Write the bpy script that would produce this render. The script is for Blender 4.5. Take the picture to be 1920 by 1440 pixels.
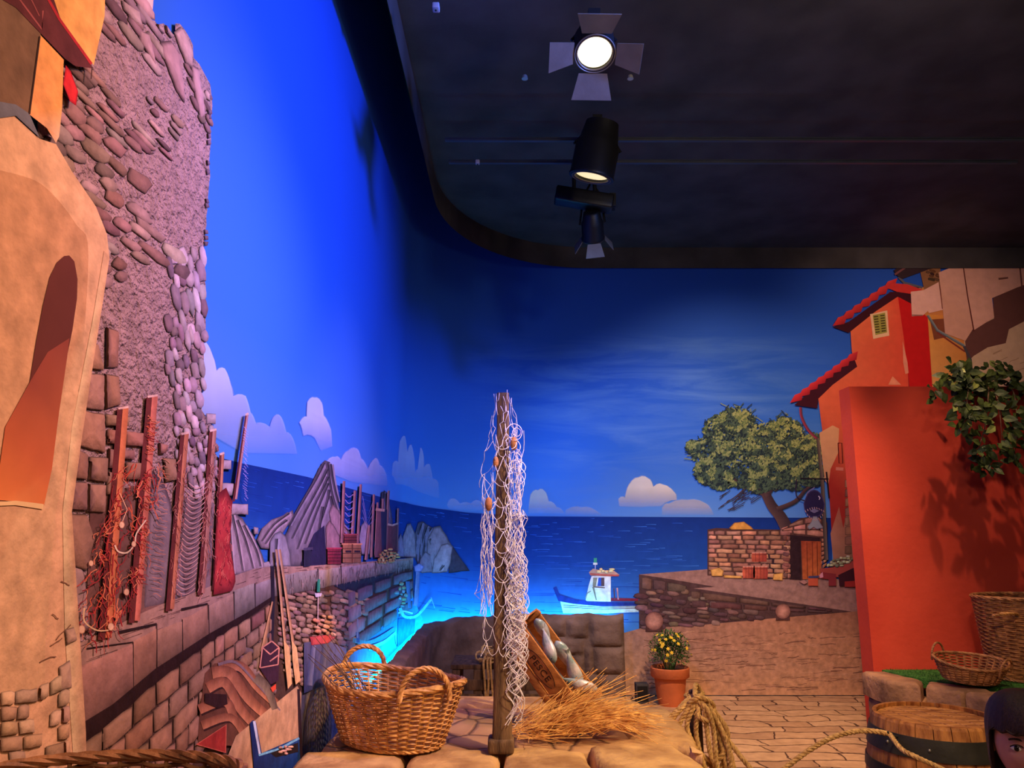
import bpy, bmesh, math, random
from mathutils import Vector, Matrix, noise, geometry
R=random.Random(7)
for o in list(bpy.data.objects): bpy.data.objects.remove(o)
SC=bpy.context.scene; COL=SC.collection
PI=math.pi
# ---------------------------------------------------------------- camera, world, exposure
PITCH=math.radians(10.9); F=1400.0; EYE=1.5
cd=bpy.data.cameras.new('camera'); cam=bpy.data.objects.new('camera',cd); COL.objects.link(cam)
cd.sensor_width=36; cd.lens=36*F/1920; cd.clip_start=.05
cam.location=(0,0,EYE); cam.rotation_euler=(PI/2+PITCH,0,0); SC.camera=cam
w=bpy.data.worlds.new('world'); SC.world=w; w.use_nodes=True
w.node_tree.nodes['Background'].inputs[0].default_value=(.55,.42,.5,1)
w.node_tree.nodes['Background'].inputs[1].default_value=.05
SC.view_settings.view_transform='Standard'; SC.view_settings.look='None'
SC.view_settings.gamma=1; SC.view_settings.exposure=0; SC.view_settings.use_curve_mapping=False
# ---------------------------------------------------------------- lights (theatre spots on the ceiling grid, added fill points)
def spot(name,loc,aim,color,power,angle=60,blend=.8,size=.06):
    l=bpy.data.lights.new(name,'SPOT'); l.color=color; l.energy=power
    l.spot_size=math.radians(angle); l.spot_blend=blend; l.shadow_soft_size=size
    o=bpy.data.objects.new(name,l); COL.objects.link(o); o.location=loc
    o.rotation_euler=(Vector(aim)-Vector(loc)).to_track_quat('-Z','Y').to_euler(); return o
WARM=(1,.62,.34); 
spot('blue_wash_spot',(1.9,2.3,3.9),(-.9,3.3,2.9),(.04,.16,1),860,80,.9,.12)
spot('blue_corner_spot',(1.6,3.6,3.9),(-.5,6.6,1.9),(.05,.24,1),330,50,1,.12)
spot('blue_back_spot',(-.3,4.2,3.6),(1.3,7.2,1.75),(.10,.36,1),330,52,1,.12)
spot('amber_left_spot',(1.6,1.6,3.9),(-.9,2.1,1.5),(1,.53,.47),400,64,.9,.06)
spot('rose_quay_spot',(1.2,3.0,3.8),(-.9,4.3,1.2),(1,.44,.62),270,48,1,.06)
spot('yellow_basket_spot',(1.9,1.2,3.9),(-.1,3.3,.7),(1,.68,.32),620,32,.6,.05)
spot('white_corner_spot',(1.9,2.2,3.9),(1.0,4.2,.3),(1,.64,.32),330,46,1,.06)
spot('amber_wall_spot',(2.7,4.3,4.0),(3.2,5.35,.50),(1,.62,.40),160,42,.9,.02)
spot('amber_laundry_spot',(3.7,5.0,3.95),(3.9,7.2,3.2),(1,.62,.46),110,80,1,.08)
spot('amber_barrel_spot',(1.2,1.5,3.9),(2.6,4.3,.55),(1,.62,.36),230,30,.9,.04)
spot('amber_mural_spot',(1.9,5.5,4.0),(2.2,7.2,1.3),(1,.62,.46),200,110,1,.1)
spot('amber_floor_spot',(1.6,3.6,4.0),(1.7,6.6,.1),(1,.68,.46),760,52,1,.08)
spot('amber_low_wall_spot',(.9,3.4,3.9),(.3,6.4,.4),(1,.62,.50),110,36,1,.08)
def point(name,loc,color,power,size):
    l=bpy.data.lights.new(name,'POINT'); l.color=color; l.energy=power; l.shadow_soft_size=size
    o=bpy.data.objects.new(name,l); COL.objects.link(o); o.location=loc
point('added_fill_light',(1.6,2.0,3.55),(1,.84,.62),60,.12)  # added fill with no fixture: brightens the ceiling near the top lamp
point('added_fill_light',(1.5,-.5,3.0),(1,.72,.50),100,.3)  # added unseen fill behind the camera, lifts the dim ambient level
# ---------------------------------------------------------------- helpers
def lin(c):
    return tuple(((v/255)/12.92 if v/255<=.04045 else ((v/255+.055)/1.055)**2.4) for v in c)
def new_mat(name): 
    m=bpy.data.materials.new(name); m.use_nodes=True; return m,m.node_tree.nodes,m.node_tree.links,m.node_tree.nodes['Principled BSDF']
def mat(name,c,rough=.7,scale=8,var=.25,bump=.2,bscale=40,metal=0,spec=.3,stretch=(1,1,1),c2=None):
    m,n,l,b=new_mat(name)
    b.inputs['Roughness'].default_value=rough; b.inputs['Metallic'].default_value=metal; b.inputs['Specular IOR Level'].default_value=spec
    tc=n.new('ShaderNodeTexCoord'); mp=n.new('ShaderNodeMapping'); mp.inputs['Scale'].default_value=stretch
    l.new(tc.outputs['Object'],mp.inputs[0])
    nz=n.new('ShaderNodeTexNoise'); nz.inputs['Scale'].default_value=scale; nz.inputs['Detail'].default_value=6
    l.new(mp.outputs[0],nz.inputs['Vector'])
    r=n.new('ShaderNodeValToRGB'); L=lin(c); L2=lin(c2) if c2 else tuple(v*(1-var*1.6) for v in L)
    r.color_ramp.elements[0].position=.35; r.color_ramp.elements[0].color=(*L2,1)
    r.color_ramp.elements[1].position=.65; r.color_ramp.elements[1].color=(*(min(1,v*(1+var*.5)) for v in L),1)
    l.new(nz.outputs['Fac'],r.inputs[0]); l.new(r.outputs[0],b.inputs['Base Color'])
    if bump:
        n2=n.new('ShaderNodeTexNoise'); n2.inputs['Scale'].default_value=bscale; n2.inputs['Detail'].default_value=5
        l.new(mp.outputs[0],n2.inputs['Vector'])
        bp=n.new('ShaderNodeBump'); bp.inputs['Strength'].default_value=bump; bp.inputs['Distance'].default_value=.02
        l.new(n2.outputs['Fac'],bp.inputs['Height']); l.new(bp.outputs[0],b.inputs['Normal'])
    return m
def emis(name,c,s):
    m,n,l,b=new_mat(name); b.inputs['Base Color'].default_value=(*c,1); b.inputs['Emission Color'].default_value=(*c,1); b.inputs['Emission Strength'].default_value=s; return m
class MB:
    def __init__(s): s.v=[];s.f=[]
    def add(s,vs,fs,M=None):
        k=len(s.v); s.v+=[tuple(M@Vector(p)) if M else tuple(p) for p in vs]; s.f+=[tuple(i+k for i in f) for f in fs]
    def box(s,a,b,M=None):
        (x0,y0,z0),(x1,y1,z1)=a,b
        s.add([(x0,y0,z0),(x1,y0,z0),(x1,y1,z0),(x0,y1,z0),(x0,y0,z1),(x1,y0,z1),(x1,y1,z1),(x0,y1,z1)],
              [(0,3,2,1),(4,5,6,7),(0,1,5,4),(1,2,6,5),(2,3,7,6),(3,0,4,7)],M)
    def rbox(s,size,r=.02,n=6,amp=0,seed=0,M=None,fr=3):
        vs=[];fs=[];h=[v/2 for v in size]; idx={}
        def vid(p):
            k=tuple(round(c,5) for c in p)
            if k not in idx:
                core=Vector([max(-h[i]+r,min(h[i]-r,p[i])) for i in range(3)]); d=Vector(p)-core
                q=core+(d.normalized()*r if d.length>1e-9 else Vector())
                if amp: q+=Vector(d.normalized() if d.length>1e-9 else (0,0,1))*amp*noise.noise(q*fr+Vector((seed,seed*2.3,0)))*1.6
                idx[k]=len(vs); vs.append(q)
            return idx[k]
        for ax in range(3):
            u,w_=(ax+1)%3,(ax+2)%3
            def cuts(i):
                e=[-h[i],-h[i]+r*.3,-h[i]+r]; m=[-h[i]+r+(2*h[i]-2*r)*k/n for k in range(1,n)]
                return e+m+[h[i]-r,h[i]-r*.3,h[i]]
            cu,cw=cuts(u),cuts(w_)
            for sg in (-1,1):
                for i in range(len(cu)-1):
                    for j in range(len(cw)-1):
                        q=[]
                        for a,b in ((i,j),(i+1,j),(i+1,j+1),(i,j+1)):
                            p=[0,0,0]; p[ax]=sg*h[ax]; p[u]=cu[a]; p[w_]=cw[b]; q.append(vid(p))
                        if sg<0: q.reverse()
                        if len(set(q))>=3: fs.append(tuple(dict.fromkeys(q)))
        s.add(vs,fs,M)
    def tube(s,pts,r,n=6,cap=True,closed=False,M=None):
        pts=[Vector(p) for p in pts]; N=len(pts)
        if N<2: return
        rs=r if isinstance(r,(list,tuple)) else [r]*N
        up=None; vs=[];fs=[]
        for i,p in enumerate(pts):
            a=pts[(i-1)%N] if closed else pts[max(0,i-1)]; b=pts[(i+1)%N] if closed else pts[min(N-1,i+1)]
            t=(b-a); t=t.normalized() if t.length>1e-9 else Vector((0,0,1))
            if up is None: up=t.orthogonal().normalized()
            up=(up-t*up.dot(t)); up=up.normalized() if up.length>1e-6 else t.orthogonal().normalized()
            w_=t.cross(up)
            for k in range(n):
                an=2*PI*k/n; vs.append(p+(up*math.cos(an)+w_*math.sin(an))*rs[i])
        for i in range(N if closed else N-1):
            j=(i+1)%N
            for k in range(n): fs.append((i*n+k,i*n+(k+1)%n,j*n+(k+1)%n,j*n+k))
        if cap and not closed: fs+= [tuple(range(n-1,-1,-1)),tuple((N-1)*n+k for k in range(n))]
        s.add(vs,fs,M)
    def lathe(s,prof,n=32,M=None,sx=1,sy=1,cap=True):
        vs=[];fs=[];P=len(prof)
        for r,z in prof:
            for k in range(n): vs.append((r*math.cos(2*PI*k/n)*sx,r*math.sin(2*PI*k/n)*sy,z))
        for i in range(P-1):
            for k in range(n): fs.append((i*n+k,i*n+(k+1)%n,(i+1)*n+(k+1)%n,(i+1)*n+k))
        if cap:
            if prof[0][0]>1e-4: fs.append(tuple(range(n-1,-1,-1)))
            if prof[-1][0]>1e-4: fs.append(tuple((P-1)*n+k for k in range(n)))
        s.add(vs,fs,M)
    def ball(s,c,r,n=14,M=None):
        r=(r,r,r) if not isinstance(r,(tuple,list)) else r
        m=n//2; vs=[];fs=[]
        for i in range(m+1):
            th=PI*i/m
            for k in range(n): vs.append((c[0]+r[0]*math.sin(th)*math.cos(2*PI*k/n),c[1]+r[1]*math.sin(th)*math.sin(2*PI*k/n),c[2]-r[2]*math.cos(th)))
        for i in range(m):
            for k in range(n): fs.append((i*n+k,i*n+(k+1)%n,(i+1)*n+(k+1)%n,(i+1)*n+k))
        s.add(vs,fs,M)
    def slab(s,poly,z0,z1,b=.02,amp=0,M=None):
        P=[]
        for i,p in enumerate(poly):
            q=poly[(i+1)%len(poly)]; m=max(1,int(math.dist(p,q)/.05))
            for k in range(m):
                t=k/m; x=p[0]+(q[0]-p[0])*t; y=p[1]+(q[1]-p[1])*t
                if amp:
                    x+=amp*noise.noise(Vector((x*9,y*9,z1*5))); y+=amp*noise.noise(Vector((x*9+9,y*9,3)))
                P.append((x,y))
        n=len(P); cx=sum(p[0] for p in P)/n; cy=sum(p[1] for p in P)/n
        A=sum(P[i][0]*P[(i+1)%n][1]-P[(i+1)%n][0]*P[i][1] for i in range(n))
        if A<0: P.reverse()
        def ins(d):
            out=[]
            for i in range(n):
                a=Vector(P[i-1]);c=Vector(P[(i+1)%n]);t=(c-a); t=t.normalized() if t.length>1e-9 else Vector((1,0))
                nn=Vector((-t.y,t.x)); out.append((P[i][0]+nn.x*d,P[i][1]+nn.y*d))
            return out
        vs=[];fs=[]
        for d,z in ((0,z0),(0,z1-b),(b*.25,z1-b*.35),(b,z1)):
            for x,y in ins(d): vs.append((x,y,z+(amp*.25*noise.noise(Vector((x*14,y*14,7))) if z>z0 else 0)))
        for i in range(3):
            for k in range(n): fs.append((i*n+k,i*n+(k+1)%n,(i+1)*n+(k+1)%n,(i+1)*n+k))
        s.add(vs,fs,M); top=ins(b); tv=[Vector((x,y,0)) for x,y in top]
        k0=len(s.v)-n
        for t in geometry.tessellate_polygon([tv]): s.f.append(tuple(k0+i for i in t))
    def build(s,name,m,parent=None,smooth=True,origin=None):
        me=bpy.data.meshes.new(name); v=s.v
        if parent is not None:
            o_=Vector((0,0,0)); q=parent
            while q is not None: o_+=q.location; q=q.parent
            v=[(a-o_[0],b-o_[1],c-o_[2]) for a,b,c in v]
        me.from_pydata(v,[],s.f); me.validate(); me.update()
        if smooth: me.polygons.foreach_set('use_smooth',[True]*len(me.polygons))
        me.materials.append(m); o=bpy.data.objects.new(name,me); COL.objects.link(o)
        if smooth: 
            try: me.set_sharp_from_angle(angle=math.radians(50))
            except Exception: pass
        if parent is not None: o.parent=parent
        return o
def tag(o,label=None,cat=None,group=None,kind=None):
    if label: o['label']=label
    if cat: o['category']=cat
    if group: o['group']=group
    if kind: o['kind']=kind
    return o
def thing(name,label,cat,loc=(0,0,0),group=None):
    o=bpy.data.objects.new(name,None); COL.objects.link(o); o.location=loc; o.empty_display_size=.1
    return tag(o,label,cat,group)
def struct(o): o['kind']='structure'; return o
def T(x,y,z): return Matrix.Translation((x,y,z))
def RX(d): return Matrix.Rotation(math.radians(d),4,'X')
def RY(d): return Matrix.Rotation(math.radians(d),4,'Y')
def RZ(d): return Matrix.Rotation(math.radians(d),4,'Z')
def smooth(pts,n=6,closed=False):
    pts=[Vector(p) for p in pts]; N=len(pts); out=[]
    rng=range(N) if closed else range(N-1)
    for i in rng:
        p0=pts[(i-1)%N] if closed or i>0 else pts[i]; p1=pts[i]; p2=pts[(i+1)%N]; p3=pts[(i+2)%N] if closed or i+2<N else p2
        for k in range(n):
            t=k/n; out.append(.5*((2*p1)+(p2-p0)*t+(2*p0-5*p1+4*p2-p3)*t*t+(3*p1-p0-3*p2+p3)*t**3))
    if not closed: out.append(pts[-1])
    return out
def resample(pts,step):
    out=[Vector(pts[0])]; acc=0
    for a,b in zip(pts[:-1],pts[1:]):
        a=Vector(a);b=Vector(b);L=(b-a).length
        if L<1e-9: continue
        d=step-acc
        while d<=L: out.append(a+(b-a)*(d/L)); d+=step
        acc=(acc+L)%step
    return out
def rope(mb,pts,r,pitch=6,step=None,strands=3,n=6):
    P=resample(pts,step or r*.9); up=None; S=[[] for _ in range(strands)]
    for i,p in enumerate(P):
        t=P[min(len(P)-1,i+1)]-P[max(0,i-1)]
        if t.length<1e-9: continue
        t.normalize()
        if up is None: up=t.orthogonal().normalized()
        up=(up-t*up.dot(t)).normalized(); w_=t.cross(up); ph=i*(step or r*.9)/(pitch*r)*2*PI
        for k in range(strands):
            a=ph+2*PI*k/strands; S[k].append(p+(up*math.cos(a)+w_*math.sin(a))*r*.5)
    for q in S: mb.tube(q,r*.56,n)
# ---------------------------------------------------------------- camera ray / curved wall geometry
AX=.9; YA=6.1; RC=1.1; XB=.2; YB=7.2; SA=YA+RC*PI/2
cp,sp=math.cos(PITCH),math.sin(PITCH)
def ray(u,v):
    x=(u-960)/F; y=(720-v)/F
    return Vector((x,cp-y*sp,sp+y*cp))
def P2S(u,v):
    d=ray(u,v)
    if d.x<0:
        t=-AX/d.x
        if t*d.y<=YA: return (t*d.y,EYE+t*d.z)
    t=YB/d.y
    if t*d.x>=XB: return (SA+t*d.x-XB,EYE+t*d.z)
    a=d.x**2+d.y**2; b=-2*(d.x*XB+d.y*YA); c=XB**2+YA**2-RC**2
    t=(-b+math.sqrt(max(0,b*b-4*a*c)))/(2*a); X,Y=t*d.x-XB,t*d.y-YA
    return (YA+RC*math.atan2(Y,-X),EYE+t*d.z)
def S2W(s,z,off=0):
    if s<=YA: return (-AX+off,s,z)
    if s>=SA: return (XB+s-SA,YB-off,z)
    a=(s-YA)/RC; return (XB-(RC-off)*math.cos(a),YA+(RC-off)*math.sin(a),z)
def onplane(u,v,Y=None,z=None):
    d=ray(u,v); t=Y/d.y if Y is not None else (z-EYE)/d.z
    return Vector((t*d.x,t*d.y,EYE+t*d.z))
# ---------------------------------------------------------------- room shell
M_black=mat('black_paint',(62,58,58),.75,3,.25,.05,60)
M_wallback=mat('wall_paint',(28,32,48),.9)
def paver_mat():
    m,n,l,b=new_mat('stone_pavers'); b.inputs['Roughness'].default_value=.75; b.inputs['Specular IOR Level'].default_value=.25
    tc=n.new('ShaderNodeTexCoord'); nz=n.new('ShaderNodeTexNoise'); nz.inputs['Scale'].default_value=1.6; nz.inputs['Detail'].default_value=5
    l.new(tc.outputs['Object'],nz.inputs['Vector'])
    mx=n.new('ShaderNodeVectorMath'); mx.operation='MULTIPLY_ADD'; mx.inputs[1].default_value=(.42,.30,0); l.new(nz.outputs['Color'],mx.inputs[0]); l.new(tc.outputs['Object'],mx.inputs[2])
    bk=n.new('ShaderNodeTexBrick'); bk.inputs['Scale'].default_value=1; bk.inputs['Brick Width'].default_value=.36; bk.inputs['Row Height'].default_value=.17
    bk.inputs['Mortar Size'].default_value=.009; bk.inputs['Mortar Smooth'].default_value=.5
    bk.inputs['Color1'].default_value=(*lin((206,164,120)),1); bk.inputs['Color2'].default_value=(*lin((178,136,98)),1); bk.offset=.37; bk.squash=1.35; bk.squash_frequency=3; bk.inputs['Mortar'].default_value=(*lin((84,56,40)),1)
    l.new(mx.outputs[0],bk.inputs['Vector'])
    n2=n.new('ShaderNodeTexNoise'); n2.inputs['Scale'].default_value=14; n2.inputs['Detail'].default_value=8; l.new(tc.outputs['Object'],n2.inputs['Vector'])
    mm=n.new('ShaderNodeMix'); mm.data_type='RGBA'; mm.blend_type='MULTIPLY'; mm.inputs[0].default_value=.6
    l.new(bk.outputs['Color'],mm.inputs[6]); l.new(n2.outputs['Color'],mm.inputs[7]); l.new(bk.outputs['Color'],mm.inputs[6])
    rr=n.new('ShaderNodeValToRGB'); rr.color_ramp.elements[0].position=.3; rr.color_ramp.elements[0].color=(.55,.5,.45,1); rr.color_ramp.elements[1].position=.7; rr.color_ramp.elements[1].color=(1,1,1,1)
    l.new(n2.outputs['Fac'],rr.inputs[0]); l.new(rr.outputs[0],mm.inputs[7])
    l.new(mm.outputs[2],b.inputs['Base Color'])
    bp=n.new('ShaderNodeBump'); bp.inputs['Strength'].default_value=.5; bp.inputs['Distance'].default_value=.012; bp.invert=True
    l.new(bk.outputs['Fac'],bp.inputs['Height']); l.new(bp.outputs[0],b.inputs['Normal'])
    return m
mb=MB(); mb.box((-3,-2.5,-.1),(7,7.6,0)); struct(mb.build('floor',paver_mat(),smooth=False))
# curved back wall (left side, rounded corner, back) as one shell
def wallpath(off,n=24,s0=-2.4,s1=14):
    S=[s0,0,3,YA]+[YA+(SA-YA)*k/n for k in range(1,n+1)]+[SA+1,s1]
    return [S2W(s,0,off)[:2] for s in S]
mb=MB(); A=wallpath(-.02); B=wallpath(-.14)
for i in range(len(A)-1):
    (x0,y0),(x1,y1)=A[i],A[i+1];(u0,w0),(u1,w1)=B[i],B[i+1]
    k=len(mb.v); mb.v+=[(x0,y0,0),(x1,y1,0),(x1,y1,5.2),(x0,y0,5.2),(u0,w0,0),(u1,w1,0),(u1,w1,5.2),(u0,w0,5.2)]
    mb.f+=[(k,k+3,k+2,k+1),(k+4,k+5,k+6,k+7),(k+3,k+7,k+6,k+2),(k,k+1,k+5,k+4)]
struct(mb.build('wall_back',M_wallback,smooth=False))
mb=MB(); mb.box((-3,-2.5,5.2),(7,7.6,5.3)); struct(mb.build('ceiling',M_black,smooth=False))
# lower black ceiling raft with the rounded corner
ZC=4.07; path=[(6.9,-2.4),(-.64,-2.4),(-.62,4.9)]
for k in range(1,15):
    a=PI-k*(PI/2)/14; path.append((.80+1.42*math.cos(a),5.6+1.42*math.sin(a)+.12*0))
path=[(6.9,-2.4),(-.62,-2.4)]+[(.80+1.42*math.cos(PI-k*(PI/2)/18),5.55+1.62*math.sin(PI-k*(PI/2)/18)) for k in range(19)]+[(6.9,7.17)]
mb=MB(); mb.slab(path,ZC,ZC+.22,.001); o=mb.build('ceiling',M_black,smooth=False); struct(o)
mb=MB(); mb.box((6.9,-2.5,0),(7,7.6,5.2)); struct(mb.build('wall_right',M_wallback,smooth=False))
mb=MB(); mb.box((-3,-2.6,0),(7,-2.5,5.2)); struct(mb.build('wall_front',M_wallback,smooth=False))
# ---------------------------------------------------------------- printed harbour mural
def print_mat(name,bump=.15,bs=60,alpha=False,var=.16,stucco=False):
    m,n,l,b=new_mat(name); b.inputs['Roughness'].default_value=.8; b.inputs['Specular IOR Level'].default_value=.12
    at=n.new('ShaderNodeAttribute'); at.attribute_name='Col'
    tc=n.new('ShaderNodeTexCoord'); nz=n.new('ShaderNodeTexNoise'); nz.inputs['Scale'].default_value=bs*.45; nz.inputs['Detail'].default_value=7
    l.new(tc.outputs['Object'],nz.inputs['Vector'])
    rr=n.new('ShaderNodeMapRange'); rr.inputs[1].default_value=.3; rr.inputs[2].default_value=.7; rr.inputs[3].default_value=1-var; rr.inputs[4].default_value=1+var
    l.new(nz.outputs['Fac'],rr.inputs[0])
    vm=n.new('ShaderNodeVectorMath'); vm.operation='SCALE'; l.new(at.outputs['Color'],vm.inputs[0]); l.new(rr.outputs[0],vm.inputs['Scale'])
    l.new(vm.outputs[0],b.inputs['Base Color'])
    if bump:
        n2=n.new('ShaderNodeTexNoise'); n2.inputs['Scale'].default_value=bs; n2.inputs['Detail'].default_value=4
        l.new(tc.outputs['Object'],n2.inputs['Vector'])
        bp=n.new('ShaderNodeBump'); bp.inputs['Strength'].default_value=bump; bp.inputs['Distance'].default_value=.03 if bump>.8 else .012
        l.new(n2.outputs['Fac'],bp.inputs['Height']); l.new(bp.outputs[0],b.inputs['Normal'])
    if alpha: l.new(at.outputs['Alpha'],b.inputs['Alpha'])
    return m
PM=print_mat('print_ink',.35,45,False,.24); PMS=print_mat('print_stucco',1.0,60,False,.22); PMA=print_mat('print_soft_ink',0,12,True,.06); PMF=print_mat('print_flat_ink',0,30,False,.07)
mural=thing('harbour_mural','wall sized printed harbour mural of sky, sea and stone tower around the room corner','mural',(1.2,7.18,0))
def rough(pts,amp=1.5,step=8,seed=0):
    out=[]
    for i,p in enumerate(pts):
        q=pts[(i+1)%len(pts)]; L=math.dist(p,q); m=max(1,int(L/step))
        for k in range(m):
            t=k/m; x=p[0]+(q[0]-p[0])*t; y=p[1]+(q[1]-p[1])*t
            out.append((x+amp*noise.noise(Vector((x*.09,y*.09,seed))),y+amp*noise.noise(Vector((x*.09+40,y*.09,seed)))))
    return out
def inside(p,poly):
    c=False;n=len(poly);j=n-1
    for i in range(n):
        xi,yi=poly[i][:2];xj,yj=poly[j][:2]
        if (yi>p[1])!=(yj>p[1]) and p[0]<(xj-xi)*(p[1]-yi)/(yj-yi)+xi: c=not c
        j=i
    return c
class PR:
    def __init__(s,layer): s.L=layer*.0016; s.n=0; s.V=[];s.C=[];s.F=[]
    def vid(s,p,c,a,off):
        ss,z=P2S(*p); s.V.append((ss,off,max(z,.004))); L=lin(c); s.C.append((*L,a)); return len(s.V)-1
    def poly(s,pts,c,dl=0,a=1):
        s.n+=1; off=s.L+dl*.0004+(s.n%97)*3.7e-6; cols=c if isinstance(c,list) else [c]*len(pts)
        ids=[s.vid(p,cc,a,off) for p,cc in zip(pts,cols)]
        q=[Vector((s.V[i][0],s.V[i][2],0)) for i in ids]
        for t in geometry.tessellate_polygon([q]): s.F.append(tuple(ids[i] for i in t))
    def ringpoly(s,pts,crim,cin,inset=.25,dl=0,relief=.0,arim=1,ain=1,ccen=None):
        s.n+=1; off=s.L+dl*.0004+(s.n%97)*3.7e-6; n=len(pts); cx=sum(p[0] for p in pts)/n; cy=sum(p[1] for p in pts)/n
        a=[s.vid(p,crim,arim,off) for p in pts]
        b=[s.vid((p[0]+(cx-p[0])*inset,p[1]+(cy-p[1])*inset),cin,ain,off+relief) for p in pts]
        for i in range(n): j=(i+1)%n; s.F.append((a[i],a[j],b[j],b[i]))
        if ccen is None:
            q=[Vector((s.V[i][0],s.V[i][2],0)) for i in b]
            for t in geometry.tessellate_polygon([q]): s.F.append(tuple(b[i] for i in t))
        else:
            c=s.vid((cx,cy),ccen,ain,off+relief)
            for i in range(n): j=(i+1)%n; s.F.append((b[i],b[j],c))
    def stone(s,pts,c,dl=0,dark=.34,relief=.003,gap=True,inset=.16):
        d=tuple(v*dark for v in c)
        hi=tuple(min(255,v*1.12) for v in c)
        s.ringpoly(pts,d,c,inset,dl,relief,ccen=hi)
    def stroke(s,pts,w0,w1,c,dl=0,c2=None,a=1):
        n=len(pts); L_=[];R_=[]
        for i,p in enumerate(pts):
            q0=pts[max(0,i-1)];q1=pts[min(n-1,i+1)]; tx,ty=q1[0]-q0[0],q1[1]-q0[1]; m=math.hypot(tx,ty) or 1
            w_=(w0+(w1-w0)*i/max(1,n-1))/2; nx,ny=-ty/m*w_,tx/m*w_
            L_.append((p[0]+nx,p[1]+ny)); R_.append((p[0]-nx,p[1]-ny))
        s.n+=1; off=s.L+dl*.0004+(s.n%97)*3.7e-6; c2=c2 or c
        a1=[s.vid(p,c,a,off) for p in L_]; b1=[s.vid(p,c2,a,off) for p in R_]
        for i in range(n-1): s.F.append((a1[i],a1[i+1],b1[i+1],b1[i]))
    def wavy(s,p,q,w,c,amp=2,k=6,seed=0,dl=0):
        pts=[(p[0]+(q[0]-p[0])*i/k+amp*(R.random()-.5)*2,p[1]+(q[1]-p[1])*i/k+amp*(R.random()-.5)*2) for i in range(k+1)]
        s.stroke([tuple(v[:2]) for v in smooth([(a,b,0) for a,b in pts],3)],w,w,c,dl)
    def build(s,name,m=None,label=None,parent=None):
        bm=bmesh.new(); cl=bm.verts.layers.float_color.new('Col')
        vs=[]
        for v,c in zip(s.V,s.C):
            x=bm.verts.new(v); x[cl]=c; vs.append(x)
        for f in s.F:
            try: bm.faces.new([vs[i] for i in f])
            except ValueError: pass
        ss=[v[0] for v in s.V]; lo,hi=min(ss),max(ss)
        if hi>YA and lo<SA:
            k=YA
            while k<=SA+.001:
                if lo<k<hi: bmesh.ops.bisect_plane(bm,geom=bm.verts[:]+bm.edges[:]+bm.faces[:],plane_co=(k,0,0),plane_no=(1,0,0),dist=1e-6)
                k+=(SA-YA)/22
        o_=mural.location
        for v in bm.verts:
            p=S2W(v.co.x,v.co.z,v.co.y); v.co=(p[0]-o_[0],p[1]-o_[1],p[2]-o_[2])
        for f in bm.faces:
            f.normal_update(); c=f.calc_center_median()+o_; 
            if f.normal.dot(Vector((1.4,3.2,c.z))-c)<0: f.normal_flip()
        me=bpy.data.meshes.new(name); bm.to_mesh(me); bm.free(); me.polygons.foreach_set('use_smooth',[True]*len(me.polygons)); me.materials.append(m or PM)
        o=bpy.data.objects.new(name,me); COL.objects.link(o); o.parent=parent or mural
        if label: o['label']=label
        return o
def lerp_y(pl,x):
    for a,b in zip(pl[:-1],pl[1:]):
        if a[0]<=x<=b[0]: return a[1]+(b[1]-a[1])*(x-a[0])/max(1e-6,b[0]-a[0])
    return pl[0][1] if x<pl[0][0] else pl[-1][1]
def jit(c,v): 
    k=1+R.uniform(-v,v); return tuple(max(0,min(255,x*k+R.uniform(-6,6))) for x in c)
def brick(pr,top,bot,rows,wf,cols,x0,x1,dl=0,j=1.2,rim=.35,relief=.003,gap=.8,skip=0):
    for r in range(rows):
        x=x0-R.random()*wf(x0)*.6
        while x<x1:
            w_=wf(x)*R.uniform(.6,1.4); xa,xb=max(x,x0),min(x+w_,x1); x+=w_
            if xb-xa<3 or R.random()<skip: continue
            def Y(xx,t): a,b=lerp_y(top,xx),lerp_y(bot,xx); return a+(b-a)*t
            t0,t1=r/rows,(r+1)/rows; g=gap
            P=[]
            xs=[xa+g+(xb-xa-2*g)*k/3 for k in range(4)]
            P=[(xx,Y(xx,t0)+g) for xx in xs]+[(xx,Y(xx,t1)-g) for xx in reversed(xs)]
            q=[]
            for i,p in enumerate(P):
                e=2.0 if i in (0,3,4,7) else 0; cx=(xa+xb)/2; cy=(Y(cx,t0)+Y(cx,t1))/2
                q.append((p[0]+(cx-p[0])*.02*e+R.uniform(-j,j)*.5,p[1]+(cy-p[1])*.06*e+R.uniform(-j,j)*.5))
            pr.stone(q,jit(R.choice(cols),.12),dl,rim,relief)
def blobs(pr,region,n,a,b,ang,cols,dl=0,mind=.8,rim=.35,relief=.003,tovp=False):
    xs=[p[0] for p in region];ys=[p[1] for p in region]; done=[]
    for _ in range(n*14):
        if len(done)>=n: break
        x=R.uniform(min(xs),max(xs)); y=R.uniform(min(ys),max(ys))
        if not inside((x,y),region): continue
        th=math.atan2(990-y,970-x)*.0+ang if not tovp else math.atan2(990-y,970-x)+ang
        ca,sa=math.cos(th),math.sin(th); A_=R.uniform(.6,1.3)*a; B_=R.uniform(.7,1.2)*b; ok=True
        for (u,v,aa,bb) in done:
            dx,dy=x-u,y-v; p=(dx*ca+dy*sa)/(A_+aa); q=(-dx*sa+dy*ca)/(B_+bb)
            if p*p+q*q<mind: ok=False;break
        if not ok: continue
        done.append((x,y,A_,B_)); m=9; P=[]
        for k in range(m):
            t=2*PI*k/m; rr=R.uniform(.82,1.12); c_=math.copysign(abs(math.cos(t))**.75,math.cos(t)); s_=math.copysign(abs(math.sin(t))**.75,math.sin(t))
            P.append((x+(c_*A_*ca-s_*B_*sa)*rr,y+(c_*A_*sa+s_*B_*ca)*rr))
        pr.stone(P,jit(R.choice(cols),.14),dl,rim,relief)
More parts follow.
